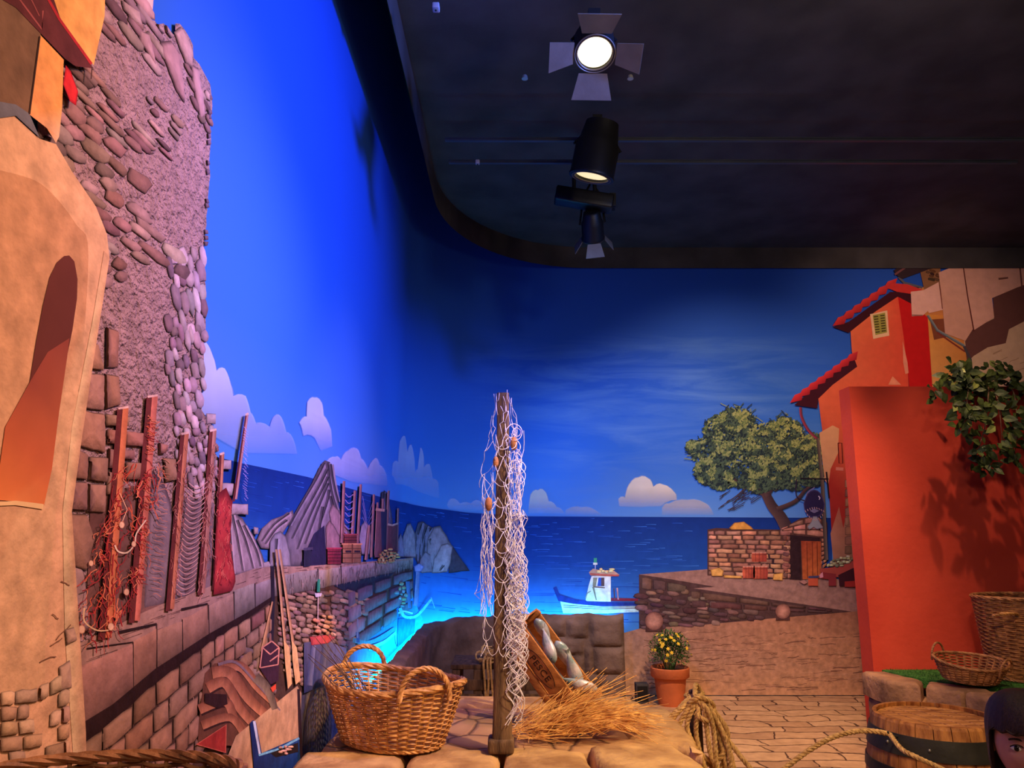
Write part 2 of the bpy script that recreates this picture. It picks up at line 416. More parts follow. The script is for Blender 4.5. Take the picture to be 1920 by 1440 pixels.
# sky and sea canvas (one sheet glued to the wall)
def canvas():
    m,n,l,b=new_mat('print_sky'); b.inputs['Roughness'].default_value=.8; b.inputs['Specular IOR Level'].default_value=.1
    uv=n.new('ShaderNodeUVMap'); sx=n.new('ShaderNodeSeparateXYZ'); l.new(uv.outputs[0],sx.inputs[0])
    g=n.new('ShaderNodeValToRGB'); mr=n.new('ShaderNodeMapRange'); mr.inputs[1].default_value=1.5; mr.inputs[2].default_value=4.6; l.new(sx.outputs[1],mr.inputs[0]); l.new(mr.outputs[0],g.inputs[0])
    e=g.color_ramp.elements; e[0].position=0; e[0].color=(*lin((95,150,215)),1); e[1].position=1; e[1].color=(*lin((25,60,150)),1)
    for p,c in ((.22,(60,120,205)),(.5,(42,92,190))): q=e.new(p); q.color=(*lin(c),1)
    mp=n.new('ShaderNodeMapping'); mp.inputs['Scale'].default_value=(.55,3.6,1); mp.inputs['Rotation'].default_value=(0,0,.12); l.new(uv.outputs[0],mp.inputs[0])
    nz=n.new('ShaderNodeTexNoise'); nz.inputs['Scale'].default_value=1.5; nz.inputs['Detail'].default_value=6; nz.inputs['Roughness'].default_value=.6; nz.inputs['Distortion'].default_value=.6; l.new(mp.outputs[0],nz.inputs['Vector'])
    r=n.new('ShaderNodeValToRGB'); r.color_ramp.elements[0].position=.42; r.color_ramp.elements[0].color=(0,0,0,1); r.color_ramp.elements[1].position=.75; r.color_ramp.elements[1].color=(1,1,1,1); l.new(nz.outputs['Fac'],r.inputs[0])
    # wisps only over the back wall part of the artwork
    m1=n.new('ShaderNodeMapRange'); m1.inputs[1].default_value=6.9; m1.inputs[2].default_value=8.2; l.new(sx.outputs[0],m1.inputs[0])
    m2=n.new('ShaderNodeMapRange'); m2.inputs[1].default_value=3.5; m2.inputs[2].default_value=2.9; l.new(sx.outputs[1],m2.inputs[0])
    m3=n.new('ShaderNodeMapRange'); m3.inputs[1].default_value=11.0; m3.inputs[2].default_value=9.9; l.new(sx.outputs[0],m3.inputs[0])
    a=n.new('ShaderNodeMath'); a.operation='MULTIPLY'; l.new(m1.outputs[0],a.inputs[0]); l.new(m2.outputs[0],a.inputs[1])
    a3=n.new('ShaderNodeMath'); a3.operation='MULTIPLY'; l.new(a.outputs[0],a3.inputs[0]); l.new(m3.outputs[0],a3.inputs[1])
    a2=n.new('ShaderNodeMath'); a2.operation='MULTIPLY'; l.new(a3.outputs[0],a2.inputs[0]); l.new(r.outputs[0],a2.inputs[1])
    mm=n.new('ShaderNodeMix'); mm.data_type='RGBA'; l.new(a2.outputs[0],mm.inputs[0]); l.new(g.outputs[0],mm.inputs[6]); mm.inputs[7].default_value=(*lin((92,140,205)),1)
    l.new(mm.outputs[2],b.inputs['Base Color'])
    S=[-1+.71*k for k in range(11)]; S=[s for s in S if s<YA]+[YA+(SA-YA)*k/40 for k in range(41)]+[SA+k*.5 for k in range(1,11)]
    vs=[];fs=[];Z=[.004,1,2,3,4,5.19]
    for s in S:
        for z in Z: p=S2W(s,z,0); vs.append((p[0]-mural.location[0],p[1]-mural.location[1],p[2]))
    nz_=len(Z)
    for i in range(len(S)-1):
        for j in range(nz_-1): fs.append((i*nz_+j,i*nz_+j+1,(i+1)*nz_+j+1,(i+1)*nz_+j))
    me=bpy.data.meshes.new('sky_canvas'); me.from_pydata(vs,[],fs); u=me.uv_layers.new(name='UVMap')
    for lp in me.loops:
        i=lp.vertex_index; u.data[lp.index].uv=(S[i//nz_],Z[i%nz_])
    me.materials.append(m); o=bpy.data.objects.new('sky_canvas',me); COL.objects.link(o); o.parent=mural; o['label']='printed blue sky with faint cloud streaks'
    # make normals face the room
    return o
canvas()
# sea
p=PR(1); HZ=[(330,838),(455,869),(575,894),(725,935),(800,951),(875,961),(980,968),(1180,969),(1560,971)]
SEAC=[(30,70,165),(28,66,155),(40,95,180),(60,130,200)]
bands=[(0,(20,50,122)),(30,(23,58,134)),(90,(28,72,152)),(150,(50,108,188)),(340,(80,150,215))]
def yb(x,d): return lerp_y(HZ,x)+d*(1 if x>900 else 1)
xs=[330,400,455,515,575,650,725,760,800,840,875,930,980,1080,1180,1300,1420,1560]
for (d0,c0),(d1,c1) in zip(bands[:-1],bands[1:]):
    for xa,xb in zip(xs[:-1],xs[1:]):
        p.poly([(xa,yb(xa,d0)),(xb,yb(xb,d0)),(xb,yb(xb,d1)),(xa,yb(xa,d1))],[c0,c0,c1,c1])
for _ in range(420):
    x=R.uniform(440,1300); d=R.uniform(3,200)**1; L=R.uniform(8,40)*(.5+d/120); y=yb(x,d)
    c=R.choice([(26,62,150),(56,112,200),(40,90,185)]); p.stroke([(x,y),(x+L/2,yb(x+L/2,d)+R.uniform(-.6,.6)),(x+L,yb(x+L,d))],.4,1.3,c,1)
p.build('printed_sea',PMF,'printed dark blue sea with flat horizon')
# clouds
def cloud(name,pts,c,label=None,a=.85,soft=.22,base=.6):
    p=PR(3); q=[]
    for i,pt in enumerate(pts):
        b_=pts[(i+1)%len(pts)]; m=3
        for k in range(m):
            t=k/m; bump=math.sin(t*PI)*-4 if pt[1]<max(v[1] for v in pts)-8 else 0
            q.append((pt[0]+(b_[0]-pt[0])*t,pt[1]+(b_[1]-pt[1])*t+bump))
    n=len(q); ymax=max(v[1] for v in q); cx=sum(v[0] for v in q)/n
    off=p.L; A=[];B=[]
    ymin=min(v[1] for v in q)
    def al(y): return a*(1-.85*max(0,(y-ymin)/(ymax-ymin)-.35)/.65)
    cy=(ymin+ymax)/2
    A=[p.vid(v,c,0,off) for v in q]; B=[]
    for v in q:
        dx,dy=cx-v[0],cy-v[1]; m=math.hypot(dx,dy) or 1; k=min(2.5,m*.3)/m
        B.append(p.vid((v[0]+dx*k,v[1]+dy*k),c,al(v[1]),off))
    for i in range(n): j=(i+1)%n; p.F.append((A[i],A[j],B[j],B[i]))
    for t in geometry.tessellate_polygon([[Vector((p.V[i][0],p.V[i][2],0)) for i in B]]): p.F.append(tuple(B[i] for i in t))
    p.build(name,PMA,label)
CW=(205,210,235)
cloud('printed_cloud',[(366,640),(382,640),(396,668),(402,694),(418,690),(430,722),(434,742),(458,742),(468,775),(478,795),(505,802),(514,781),(526,782),(536,812),(548,822),(556,852),(452,850),(366,800)],CW)
cloud('printed_cloud',[(558,792),(572,780),(574,752),(588,744),(602,754),(606,778),(620,806),(622,838),(600,846),(588,822),(566,818)],CW)
cloud('printed_cloud',[(608,866),(626,856),(636,862),(650,844),(668,840),(676,858),(690,880),(704,858),(712,872),(724,888),(726,912),(660,905),(610,885)],CW,a=.6)
cloud('printed_cloud',[(732,892),(734,868),(744,866),(748,826),(758,816),(762,846),(770,832),(776,858),(778,890),(784,882),(788,838),(794,852),(796,878),(806,870),(812,900),(822,906),(824,936),(780,922),(740,908)],CW,a=.55)
cloud('printed_cloud',[(836,946),(846,934),(860,944),(884,944),(900,938),(912,956),(876,960),(840,954)],CW,a=.4)
cloud('printed_cloud',[(990,952),(994,926),(1008,918),(1022,920),(1030,940),(1046,952),(1060,964),(990,964)],(225,215,200),a=.75)
cloud('printed_cloud',[(1158,936),(1170,934),(1178,908),(1196,894),(1216,896),(1226,912),(1244,908),(1268,926),(1270,938),(1240,950),(1200,952),(1160,950)],(235,222,198),a=.95,label='cream printed cloud low over the sea')
cloud('printed_cloud',[(1252,944),(1290,936),(1325,944),(1340,966),(1240,966),(1240,952)],(215,205,190),a=.5)
cloud('printed_cloud',[(1060,956),(1090,950),(1120,958),(1130,966),(1058,966)],(215,205,190),a=.35)
# ---- sea rocks
RK=(150,130,140)
ROCKLAB={}
def rock(pts,c,lines=(),dl=0,shade=.5,lab=None):
    p=PR(4)
    p.ringpoly(rough(pts,1.2,7,dl),tuple(v*shade for v in c),c,.14,dl*1.2,.0003,ccen=tuple(v*1.08 for v in c))
    for a in lines:
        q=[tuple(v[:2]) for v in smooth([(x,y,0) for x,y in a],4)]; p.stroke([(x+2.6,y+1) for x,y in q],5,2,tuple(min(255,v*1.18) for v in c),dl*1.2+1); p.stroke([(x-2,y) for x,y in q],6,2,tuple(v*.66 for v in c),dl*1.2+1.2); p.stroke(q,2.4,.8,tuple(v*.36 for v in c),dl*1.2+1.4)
    p.build('printed_rock',PM,lab)
rock([(775,1040),(777,1000),(783,980),(792,977),(800,984),(812,990),(800,1055),(785,1065)],(120,108,128),[[(790,980),(782,1010),(780,1050)],[(800,986),(790,1020),(786,1060)],[(808,990),(798,1010),(792,1050)]],0)
rock([(752,1045),(754,1005),(762,982),(769,981),(777,1000),(779,1046)],RK,(),1)
rock([(842,1020),(848,1024),(862,1046),(880,1070),(840,1074)],(70,60,75),(),1)
rock([(798,1062),(800,1010),(812,988),(824,986),(836,1004),(846,1022),(830,1050),(812,1068)],RK,[[(806,1010),(812,1030),(806,1052)]],2)
rock([(782,1070),(786,1048),(796,1034),(806,1040),(810,1073),(790,1075)],(140,120,135),(),3)
rock([(808,1075),(812,1048),(826,1022),(838,1018),(848,1024),(844,1055),(838,1073)],(168,146,156),[[(832,1060),(824,1070)]],4)
rock([(742,1044),(745,1010),(750,1000),(755,1020),(756,1045)],(140,120,140),(),5)
rock([(478,1012),(488,990),(506,974),(530,966),(546,956),(548,966),(534,990),(520,1010),(505,1030),(486,1028)],(165,135,135),[[(540,962),(510,985),(488,1015)],[(536,975),(515,992),(495,1020)]],0)
rock([(528,1010),(545,975),(572,928),(596,876),(606,863),(616,866),(622,890),(628,928),(640,975),(658,1005),(668,1050),(560,1062),(540,1062)],(128,110,118),
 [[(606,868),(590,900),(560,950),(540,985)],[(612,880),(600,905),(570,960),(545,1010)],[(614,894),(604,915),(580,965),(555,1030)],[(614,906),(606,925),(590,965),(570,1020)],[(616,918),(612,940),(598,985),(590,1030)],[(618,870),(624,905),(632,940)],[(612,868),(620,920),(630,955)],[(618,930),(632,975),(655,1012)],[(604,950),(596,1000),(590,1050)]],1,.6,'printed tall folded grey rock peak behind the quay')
rock([(614,960),(620,945),(630,955),(645,985),(655,1008),(650,1030),(622,1010)],(165,125,125),(),5)
rock([(608,1030),(608,985),(614,976),(622,984),(634,1006),(636,1050),(610,1056)],(165,120,120),(),6)
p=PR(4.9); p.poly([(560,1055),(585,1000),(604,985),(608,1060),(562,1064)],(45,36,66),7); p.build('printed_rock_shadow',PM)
rock([(706,1000),(712,935),(718,919),(726,925),(734,975),(736,1030)],(95,88,105),[[(718,922),(714,960)],[(722,925),(726,970)]],3)
rock([(500,1062),(501,1015),(510,1000),(521,996),(531,1006),(540,1040),(541,1062)],(165,145,150),[[(515,1010),(512,1055)]],8)
rock([(670,1010),(674,985),(682,976),(690,986),(694,1010),(690,1040),(676,1040)],(170,145,160),(),6)
rock([(415,965),(428,958),(448,972),(470,1005),(486,1040),(495,1068),(420,1082),(405,1060)],(170,140,140),[[(440,975),(456,1015),(470,1066)],[(430,965),(440,1010),(450,1070)],[(452,985),(475,1030),(484,1062)],[(424,980),(428,1030),(432,1075)]],9)
for (x0,y0,x1,y1) in ((395,862,428,880),(398,905,440,930),(425,944,460,965),(380,775,398,795),(470,988,478,1002)):
    p=PR(4); p.stone(rough([(x0,y0),(x1,y0+1),(x1,y1),(x0,y1)],1,9),(180,150,150),9,.4); p.build('printed_loose_stone',PM)
p=PR(4); p.stone([(488,1055),(498,1052),(502,1060),(498,1066),(488,1066)],(190,160,155),9); p.build('printed_loose_stone',PM)
# ---- stone tower
p=PR(6)
TW=[(60,-60),(283,-60),(276,36),(283,38),(288,46),(300,44),(310,60),(322,66),(322,44),(330,44),(340,56),(350,72),(355,84),(357,108),(368,120),(378,140),(388,158),(391,185),(392,210),(388,230),(390,262),(386,300),(388,330),(383,380),(381,420),(376,460),(375,500),(380,540),(377,580),(380,610),(376,650),(375,700),(370,740),(372,770),(384,790),(396,806),(398,850),(408,870),(410,940),(400,1120),(110,1240),(60,900)]
TOWER=(172,128,118)
cs=[]
def tcol(x,y):
    return (178,138,132) 
n0=len(TW); p.poly(rough(TW,1.5,12,5),tcol(0,0))
p.build('printed_tower',PMS,'printed round stone tower with rough plaster and crumbling masonry')
TS=PR(7.2); p=TS
SC1=[(136,100,90),(150,112,102),(118,86,80),(142,104,90),(166,130,120)]
vp=PI*0
blobs(p,[(172,0),(260,0),(300,90),(290,140),(240,80),(200,60),(172,40)],26,44,8,0,SC1,mind=.62,tovp=True,rim=.5)
for q in ([(250,55),(268,62),(280,110),(282,124),(262,92),(252,78)],[(292,78),(312,76),(328,100),(334,150),(338,194),(322,170),(305,125),(294,100)],[(318,60),(330,50),(342,70),(352,96),(352,128),(340,118),(326,84)],[(350,120),(364,128),(366,160),(372,180),(376,220),(368,226),(360,190),(352,150)],[(218,0),(250,22),(256,50),(240,40),(222,18)],[(175,10),(196,28),(200,50),(186,44),(172,30)],[(284,44),(296,54),(298,64),(286,54)],[(300,46),(314,66),(312,72),(302,60)]): p.stone(rough(q,1,8),jit((176,138,130),.08),0,.34,.005)
blobs(p,[(95,140),(140,120),(200,170),(262,250),(282,300),(262,292),(210,262),(170,240),(120,200),(90,200)],60,33,6.5,0,SC1,mind=.62,tovp=True,rim=.5)
blobs(p,[(90,200),(140,210),(200,260),(270,345),(250,350),(200,330),(150,330),(110,310),(84,270)],42,30,12,0,SC1,mind=.62,tovp=True,rim=.5)
blobs(p,[(140,330),(210,350),(300,440),(345,490),(330,520),(290,500),(230,480),(190,470),(165,430)],36,32,12,0,SC1,mind=.62,tovp=True,rim=.5)
blobs(p,[(175,460),(215,490),(240,525),(215,520),(178,545)],8,18,12,0,SC1,mind=.8,tovp=True)
blobs(p,[(345,130),(388,180),(388,250),(372,235),(350,180)],22,17,5,1.1,SC1,mind=.75)
blobs(p,[(255,160),(330,230),(300,300),(270,200)],10,17,5,0,SC1,mind=1.2,tovp=True)
for r_ in (([(318,470),(378,480),(378,620),(345,640),(312,560),(305,500)],44,22,8),([(305,600),(376,620),(372,770),(340,800),(318,760),(305,700)],56,17,7),([(318,780),(392,800),(402,900),(360,940),(325,870)],40,14,7)):
    blobs(p,r_[0],r_[1],r_[2],r_[3],1.4,[(172,140,140),(190,158,160),(140,110,115)],mind=.55,rim=.45)
for y in (178,205,214,250,262,300,318,372,380,430,441,452): 
    x=389-(y-170)*.03; p.stone(rough([(x-6,y),(x+R.uniform(-2,2),y+1),(x+R.uniform(-1,2),y+9),(x-5,y+10)],.6,5),(110,85,95),1,.5)
# big square blocks lower left
for q in ([(148,698),(183,702),(182,770),(140,766)],[(184,700),(210,705),(214,760),(186,768)],[(140,768),(184,776),(185,850),(132,836)],[(186,776),(232,782),(230,800),(187,798)],[(128,840),(152,852),(150,900),(122,898)],[(156,856),(190,858),(188,905),(154,900)],[(120,903),(150,904),(150,958),(112,956)],[(152,906),(186,908),(184,962),(152,960)],[(110,962),(150,964),(165,1010),(150,1070),(112,1060)],[(150,640),(170,644),(182,694),(152,692)],[(188,612),(210,620),(208,690),(188,690)],[(190,805),(222,808),(222,835),(190,832)],[(224,808),(262,812),(262,838),(225,836)],[(206,842),(240,844),(240,862),(205,860)],[(225,866),(262,868),(262,900),(225,900)],[(296,858),(318,860),(322,900),(300,905)],[(288,830),(304,834),(300,850),(288,852)],[(192,840),(204,842),(200,880),(190,878)],[(190,884),(222,886),(220,930),(188,928)]):
    p.stone(rough(q,1.6,7,3),jit((160,112,92),.1),2,.3,.005,inset=.1)
p.stroke([(189,618),(188,690)],3,3,(40,20,22),3); p.stroke([(187,776),(212,782)],2,1,(50,26,26),3)
p.build('tower_masonry',PM,'printed loose stones set in the tower plaster')
p=PR(6.6); p.ringpoly(rough([(275,880),(300,905),(330,1000),(345,1130),(258,1150),(268,1000)],2,10),(70,50,55),(140,115,118),.2,0,.002); p.ringpoly(rough([(110,970),(150,1080),(160,1180),(110,1215)],1,10),(80,60,60),(165,130,122),.15,0,.002)
p.poly([(330,930),(420,950),(420,1100),(330,1120)],[(120,92,90),(150,118,118),(150,118,118),(120,92,90)],1)
p.poly([(160,930),(290,900),(300,1140),(150,1190)],[(104,66,58),(130,88,80),(140,98,88),(120,80,70)],2); p.build('printed_rock_base',PM)
# pale pillar top
p=PR(6.8); p.poly([(248,-60),(284,-60),(276,40),(262,28),(250,12)],[(240,180,160),(235,185,175),(235,180,165),(215,150,130),(225,160,140)],1); p.build('printed_chimney',PM)
# ---- quay wall
CAPB=[(60,1250),(118,1215),(180,1186),(250,1152),(300,1130),(365,1108),(430,1080),(470,1066),(503,1062),(560,1062),(630,1057),(700,1052),(772,1046)]
CAPF=[(60,1290),(122,1256),(180,1232),(238,1208),(283,1182),(345,1160),(380,1138),(430,1112),(500,1086),(525,1078),(630,1064),(700,1056),(772,1049)]
CAPL=[(60,1410),(137,1360),(200,1322),(280,1256),(383,1190),(456,1150),(503,1120),(550,1112),(625,1098),(720,1076),(772,1066)]
BOT=[(60,1700),(300,1560),(400,1480),(500,1420),(560,1330),(640,1240),(700,1192),(772,1120)]
p=PR(8)
STN=(160,118,96)
p.poly([(x,lerp_y(CAPF,x)) for x in range(100,773,24)]+[(772,1049),(773,1140),(758,1160),(700,1190),(640,1225),(600,1275),(556,1400),(556,1560),(100,1620)],(80,54,44))
p.poly([(x,lerp_y(CAPB,x)) for x in range(112,773,20)]+[(772,1050)]+[(x,lerp_y(CAPF,x)+2) for x in range(772,111,-20)],(178,134,116),1)
for _ in range(60):
    x=R.uniform(130,740); a=lerp_y(CAPB,x);b=lerp_y(CAPF,x); y=R.uniform(a+3,b-3) if b-a>8 else a+2; L=R.uniform(10,40)*(800-x)/600
    sl=-.35 if x<500 else -.05; p.stroke([(x,y),(x+L,y+sl*L)],.6,1.4,(110,76,66),2)
# cap blocks with individually uneven heights
xs_=[122,238,283,332,382,430,470,523,590,634,700,772]
for i,(xa,xb) in enumerate(zip(xs_[:-1],xs_[1:])):
    m=5; top=[(xa+(xb-xa)*k/m,lerp_y(CAPF,xa+(xb-xa)*k/m)-(4 if i%2 else 0)*(1 if xa<500 else .2)) for k in range(m+1)]
    bt=[(xb-(xb-xa)*k/m,lerp_y(CAPL,xb-(xb-xa)*k/m)-1) for k in range(m+1)]
    q=[(a+R.uniform(-.8,.8),b+R.uniform(-1,1)) for a,b in top+bt]
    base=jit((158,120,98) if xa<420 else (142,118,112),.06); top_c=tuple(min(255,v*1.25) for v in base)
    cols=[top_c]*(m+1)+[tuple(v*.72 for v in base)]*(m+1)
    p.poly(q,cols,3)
    p.stroke([(xa,lerp_y(CAPF,xa)-3),(xa+1,lerp_y(CAPL,xa)-1)],2.2 if xa>400 else 1.2,1.2,(60,40,36),4)
for a,b,w_ in (((210,1186),(283,1170),6),((330,1143),(380,1132),5),((150,1216),(238,1204),3)): p.stroke([a,b],w_,w_*.7,(50,30,28),4); p.stroke([b,(b[0]+1,b[1]+30)],2,1,(90,60,50),4)
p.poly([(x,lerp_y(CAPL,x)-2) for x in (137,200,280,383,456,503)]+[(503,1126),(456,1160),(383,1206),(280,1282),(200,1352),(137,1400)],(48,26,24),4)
p.poly([(620,1098),(700,1080),(735,1074),(700,1110),(665,1115),(640,1108)],(36,32,52),4)
L1=[(60,1440),(137,1398),(200,1350),(280,1280),(383,1204),(456,1160),(503,1130)]
L2=[(60,1700),(137,1640),(300,1500),(400,1370),(503,1260)]
brick(p,L1,L2,5,lambda x:46*(700-x)/500,[(158,112,86),(146,102,80),(170,122,94)],134,500,5,2.0,.62,.0035,.3)
for _ in range(200):
    x=R.uniform(140,495); a=lerp_y(L1,x);b=lerp_y(L2,x);y=R.uniform(a,a+(b-a)*.8); p.stroke([(x,y),(x+R.uniform(-1.5,1.5),y+R.uniform(8,22))],1.5,.5,R.choice([(110,74,60),(184,138,110)]),7)
brick(p,[(640,1112),(735,1078),(772,1068)],[(640,1240),(700,1190),(772,1140)],4,lambda x:38,[(120,104,112),(104,92,104)],645,772,5,1.3,.4,.004,1)
for _ in range(160):
    x=R.uniform(530,770); a=lerp_y(CAPF,x);b=lerp_y(CAPL,x);y=R.uniform(a,b-5); p.stroke([(x,y),(x+R.uniform(-1,1),y+R.uniform(5,14))],1.2,.4,R.choice([(110,86,82),(170,140,136)]),7)
blobs(p,[(520,1120),(560,1114),(640,1104),(690,1118),(680,1150),(660,1200),(620,1240),(560,1290),(520,1240)],360,9.5,5.6,.25,[(150,112,92),(128,96,86),(160,124,102),(118,90,84)],5,.52,.45,.0025)
blobs(p,[(440,1230),(500,1180),(512,1300),(470,1300),(430,1280)],40,10,8,.2,[(150,116,104),(120,90,84)],6,.8)
p.stroke([(503,1062),(504,1120),(498,1300)],6,8,(44,32,44),7)
p.build('printed_quay_wall',PM,'printed stone quay wall with thick capping slabs and rubble masonry')
# ---- props drawn on the far quay
p=PR(9)
for x0,y0,x1,y1,w_ in ((640,902,636,1018,5),(661,920,656,1002,5),(672,908,666,1018,4.5),(697,927,692,1045,4),(704,942,700,1042,4),(714,935,712,1042,4),(725,920,719,1042,4.5),(743,953,741,1035,3.5),(688,985,682,1050,5)):
    p.stroke([(x0,y0),(x1,y1)],w_,w_*1.2,(208,140,130),0,(112,60,66))
for q,c in (([(703,958),(716,958),(714,1045),(698,1045)],(140,80,88)),([(724,984),(742,984),(741,1038),(722,1038)],(120,60,66)),([(710,960),(722,955),(720,1045),(712,1045)],(50,42,76))): p.poly(q,[c,tuple(v*.8 for v in c),tuple(v*.7 for v in c),c],1)
p.stroke([(700,955),(717,957)],5,5,(210,150,130),2); p.stroke([(723,983),(732,985),(743,981)],4,3,(205,160,140),2)
for i in range(7): p.stroke([tuple(v[:2]) for v in smooth([(642,925+i*12,0),(649,932+i*12,0),(657,927+i*12,0)],4)],1.4,1.4,(170,140,190),2)
for i in range(4): p.stroke([(675,930+i*13),(683,975+i*5),(695,940+i*12)],.9,.9,(150,130,180),2)
p.build('printed_net_stakes',PM,'printed far wooden stakes with small nets on the quay')
p=PR(10)
def crate(x0,y0,x1,y1,c,slats,ex=None):
    p=PR(10)
    p.poly([(x0,y0),(x1,y0),(x1,y1),(x0,y1)],[c,tuple(v*.8 for v in c),tuple(v*.7 for v in c),tuple(v*.85 for v in c)])
    p.stroke([(x0-2,y0),(x1+2,y0)],2.5,2.5,tuple(min(255,v*1.25) for v in c),1)
    for k in range(1,slats): y=y0+(y1-y0)*k/slats; p.stroke([(x0,y),(x1,y)],1.1,1.1,tuple(v*.4 for v in c),1)
    if slats==4: p.stroke([(655,1020),(655,1055)],2,2,(120,60,40),2); p.poly([(642,1032),(653,1032),(653,1036),(642,1036)],(60,30,40),2); p.poly([(659,1032),(670,1032),(670,1036),(659,1036)],(60,30,40),2)
    p.build('printed_crate',PM,'printed orange double crate' if slats==4 else 'printed red crate')
crate(637,1020,672,1055,(205,130,85),4); crate(608,1028,634,1058,(160,50,66),5); crate(640,1002,664,1019,(150,62,60),3)
p=PR(10); p.stroke([(562,1030),(580,1028)],5,5,(80,66,90),1); p.poly([(563,1028),(577,1026),(574,1062),(562,1063)],(44,38,60)); p.build('printed_bollard',PM)
p=PR(10); blobs(p,[(706,1044),(716,1030),(728,1026),(742,1040),(742,1054),(706,1056)],26,4,3,0,[(210,150,90),(180,120,70)],1,.6)
p.build('printed_net_heap',PM,'printed heap of golden net')
# ---- near stakes with red nets
p=PR(11)
def stake(t,b,w0,w1,cl=(225,140,105),cd=(110,48,44)):
    p=PR(11); p.stroke([(t[0]-w0*.28,t[1]+3),(b[0]-w1*.3,b[1])],w0*.5,w1*.55,cd,0); p.stroke([(t[0]+w0*.25,t[1]),(b[0]+w1*.25,b[1]-4)],w0*.55,w1*.5,cl,1,tuple(v*.82 for v in cl)); p.stroke([(t[0]-w0*.45,t[1]+2),(t[0]+w0*.5,t[1]-1)],4,4,(240,190,170),1); p.build('printed_stake',PM)
stake((216,764),(182,1200),20,24,(232,130,84)); stake((272,742),(238,1168),20,20,(226,124,100)); stake((334,812),(306,1146),15,15,(214,128,92)); stake((388,806),(366,1116),13,13,(206,136,116)); stake((405,850),(392,1106),9,9); stake((453,776),(430,940),6,8,(222,150,140))
p=PR(12)
RN=[(196,70,54),(214,96,60),(176,52,52),(230,130,90),(150,44,44)]
REG=[(205,880),(250,860),(290,860),(275,960),(250,1080),(236,1120),(205,1160),(160,1195),(128,1200),(140,1110),(170,1000)]
for _ in range(430):
    x=R.uniform(120,290);y=R.uniform(800,1200)
    if not inside((x,y),REG): continue
    L=R.uniform(14,46); a=R.uniform(-.5,.9)+PI/2; p.wavy((x,y),(x+L*math.cos(a),y+L*math.sin(a)),R.uniform(.9,2.2),R.choice(RN),3.5,5)
for _ in range(70):
    y=R.uniform(780,1090); x=277-(y-740)*.06; L=R.uniform(8,24); p.wavy((x-12,y),(x-12+L,y+R.uniform(-3,14)),1.1,R.choice(RN),2.5,4)
for i in range(24):
    y=860+i*11
    for xa,xb in ((283,303),): p.wavy((xa-(y-860)*.05,y),(xb-(y-860)*.05,y+6),1,(210,130,100),3,4)
for i in range(22):
    y=905+i*9.5; x0=340-(y-905)*.12; p.stroke([tuple(v[:2]) for v in smooth([(x0,y,0),(x0+12,y+9,0),(x0+24,y+8,0),(x0+36,y-2,0)],4)],1.7,1.2,(216,160,146),1)
for _ in range(130):
    y=R.uniform(830,1110); x=R.choice([330,336,386,380,392])-(y-830)*.06+R.uniform(-8,8); p.wavy((x,y),(x+R.uniform(-8,8),y+R.uniform(8,22)),.9,R.choice([(214,140,120),(190,110,90),(160,80,70)]),2,4)
for i in range(30):
    y=800+i*4.6; p.stroke([(446+R.uniform(-3,3),y),(452+R.uniform(-2,3),y+6)],.7,.7,(190,160,220),1)
p.stroke([(208,925),(222,955),(214,975),(210,984)],1.6,1.6,(236,180,140),2)
p.stroke([tuple(v[:2]) for v in smooth([(198,1022,0),(205,1034,0),(222,1036,0),(236,1020,0),(240,1000,0),(258,975,0)],5)],3,2.6,(240,206,170),2)
p.stroke([tuple(v[:2]) for v in smooth([(140,1140,0),(140,1165,0),(165,1182,0),(196,1180,0)],5)],3.4,2.4,(238,190,140),2)
for x,y,r in ((211,984,7),(234,1020,6),(220,1110,7),(152,1056,6),(190,1175,8),(134,1180,9)): p.ringpoly([(x+r*.8*math.cos(a*.7),y+r*math.sin(a*.7)) for a in range(9)],(170,100,70),(242,190,150),.3,4)
p.build('printed_near_net',PM,'printed tangled orange fishing net with floats on the near stakes')
p=PR(12); p.ringpoly(rough([(398,925),(412,915),(424,940),(420,1020),(430,1090),(424,1108),(388,1116),(392,1010)],2,8),(120,30,36),(200,62,60),.25)
for _ in range(70):
    x=R.uniform(394,422);y=R.uniform(930,1100); p.wavy((x,y),(x+R.uniform(-5,5),y+R.uniform(6,16)),1.1,R.choice([(232,110,90),(150,34,44)]),1.5,4,dl=1)
p.build('printed_red_cloth',PM,'printed red net bundle hanging from a stake')
# ---- props drawn below the quay
p=PR(12)
FO=[([(400,1250),(440,1250),(475,1290),(520,1330)],22),([(385,1262),(420,1262),(455,1310),(500,1350)],24),([(376,1290),(410,1280),(440,1330),(475,1368)],22),([(360,1330),(410,1315),(430,1350),(462,1385)],20),([(365,1360),(420,1345),(450,1385)],18)]
p.poly([(372,1262),(390,1244),(430,1240),(470,1270),(520,1320),(505,1350),(455,1400),(358,1395),(362,1330)],(116,70,50))
for pts,w_ in FO:
    q=[tuple(v[:2]) for v in smooth([(a,b,0) for a,b in pts],5)]
    p.stroke([(a+2,b+3) for a,b in q],w_,w_*.7,(66,36,30),1); p.stroke(q,w_*.95,w_*.7,(206,130,88),2,(140,80,56))
p.stroke([tuple(v[:2]) for v in smooth([(396,1246,0),(430,1242,0),(470,1282,0),(515,1332,0)],5)],6,3,(140,112,110),4)
p.stroke([tuple(v[:2]) for v in smooth([(468,1270,0),(490,1290,0),(505,1330,0)],5)],20,12,(150,124,96),4,(90,70,60))
p.poly([(370,1300),(412,1302),(414,1320),(395,1328),(370,1318)],(58,30,28),5)
p.build('printed_folded_sails',PM,'printed heap of folded brown sailcloth below the quay')
p=PR(13)
p.poly([(548,1286),(556,1300),(552,1385),(476,1414),(458,1500),(380,1500),(430,1380),(505,1320)],[(196,150,110)]*4+[(180,128,90)]*2+[(210,160,116)]*2)
p.stroke([(550,1292),(556,1440)],5,7,(48,26,30),1)
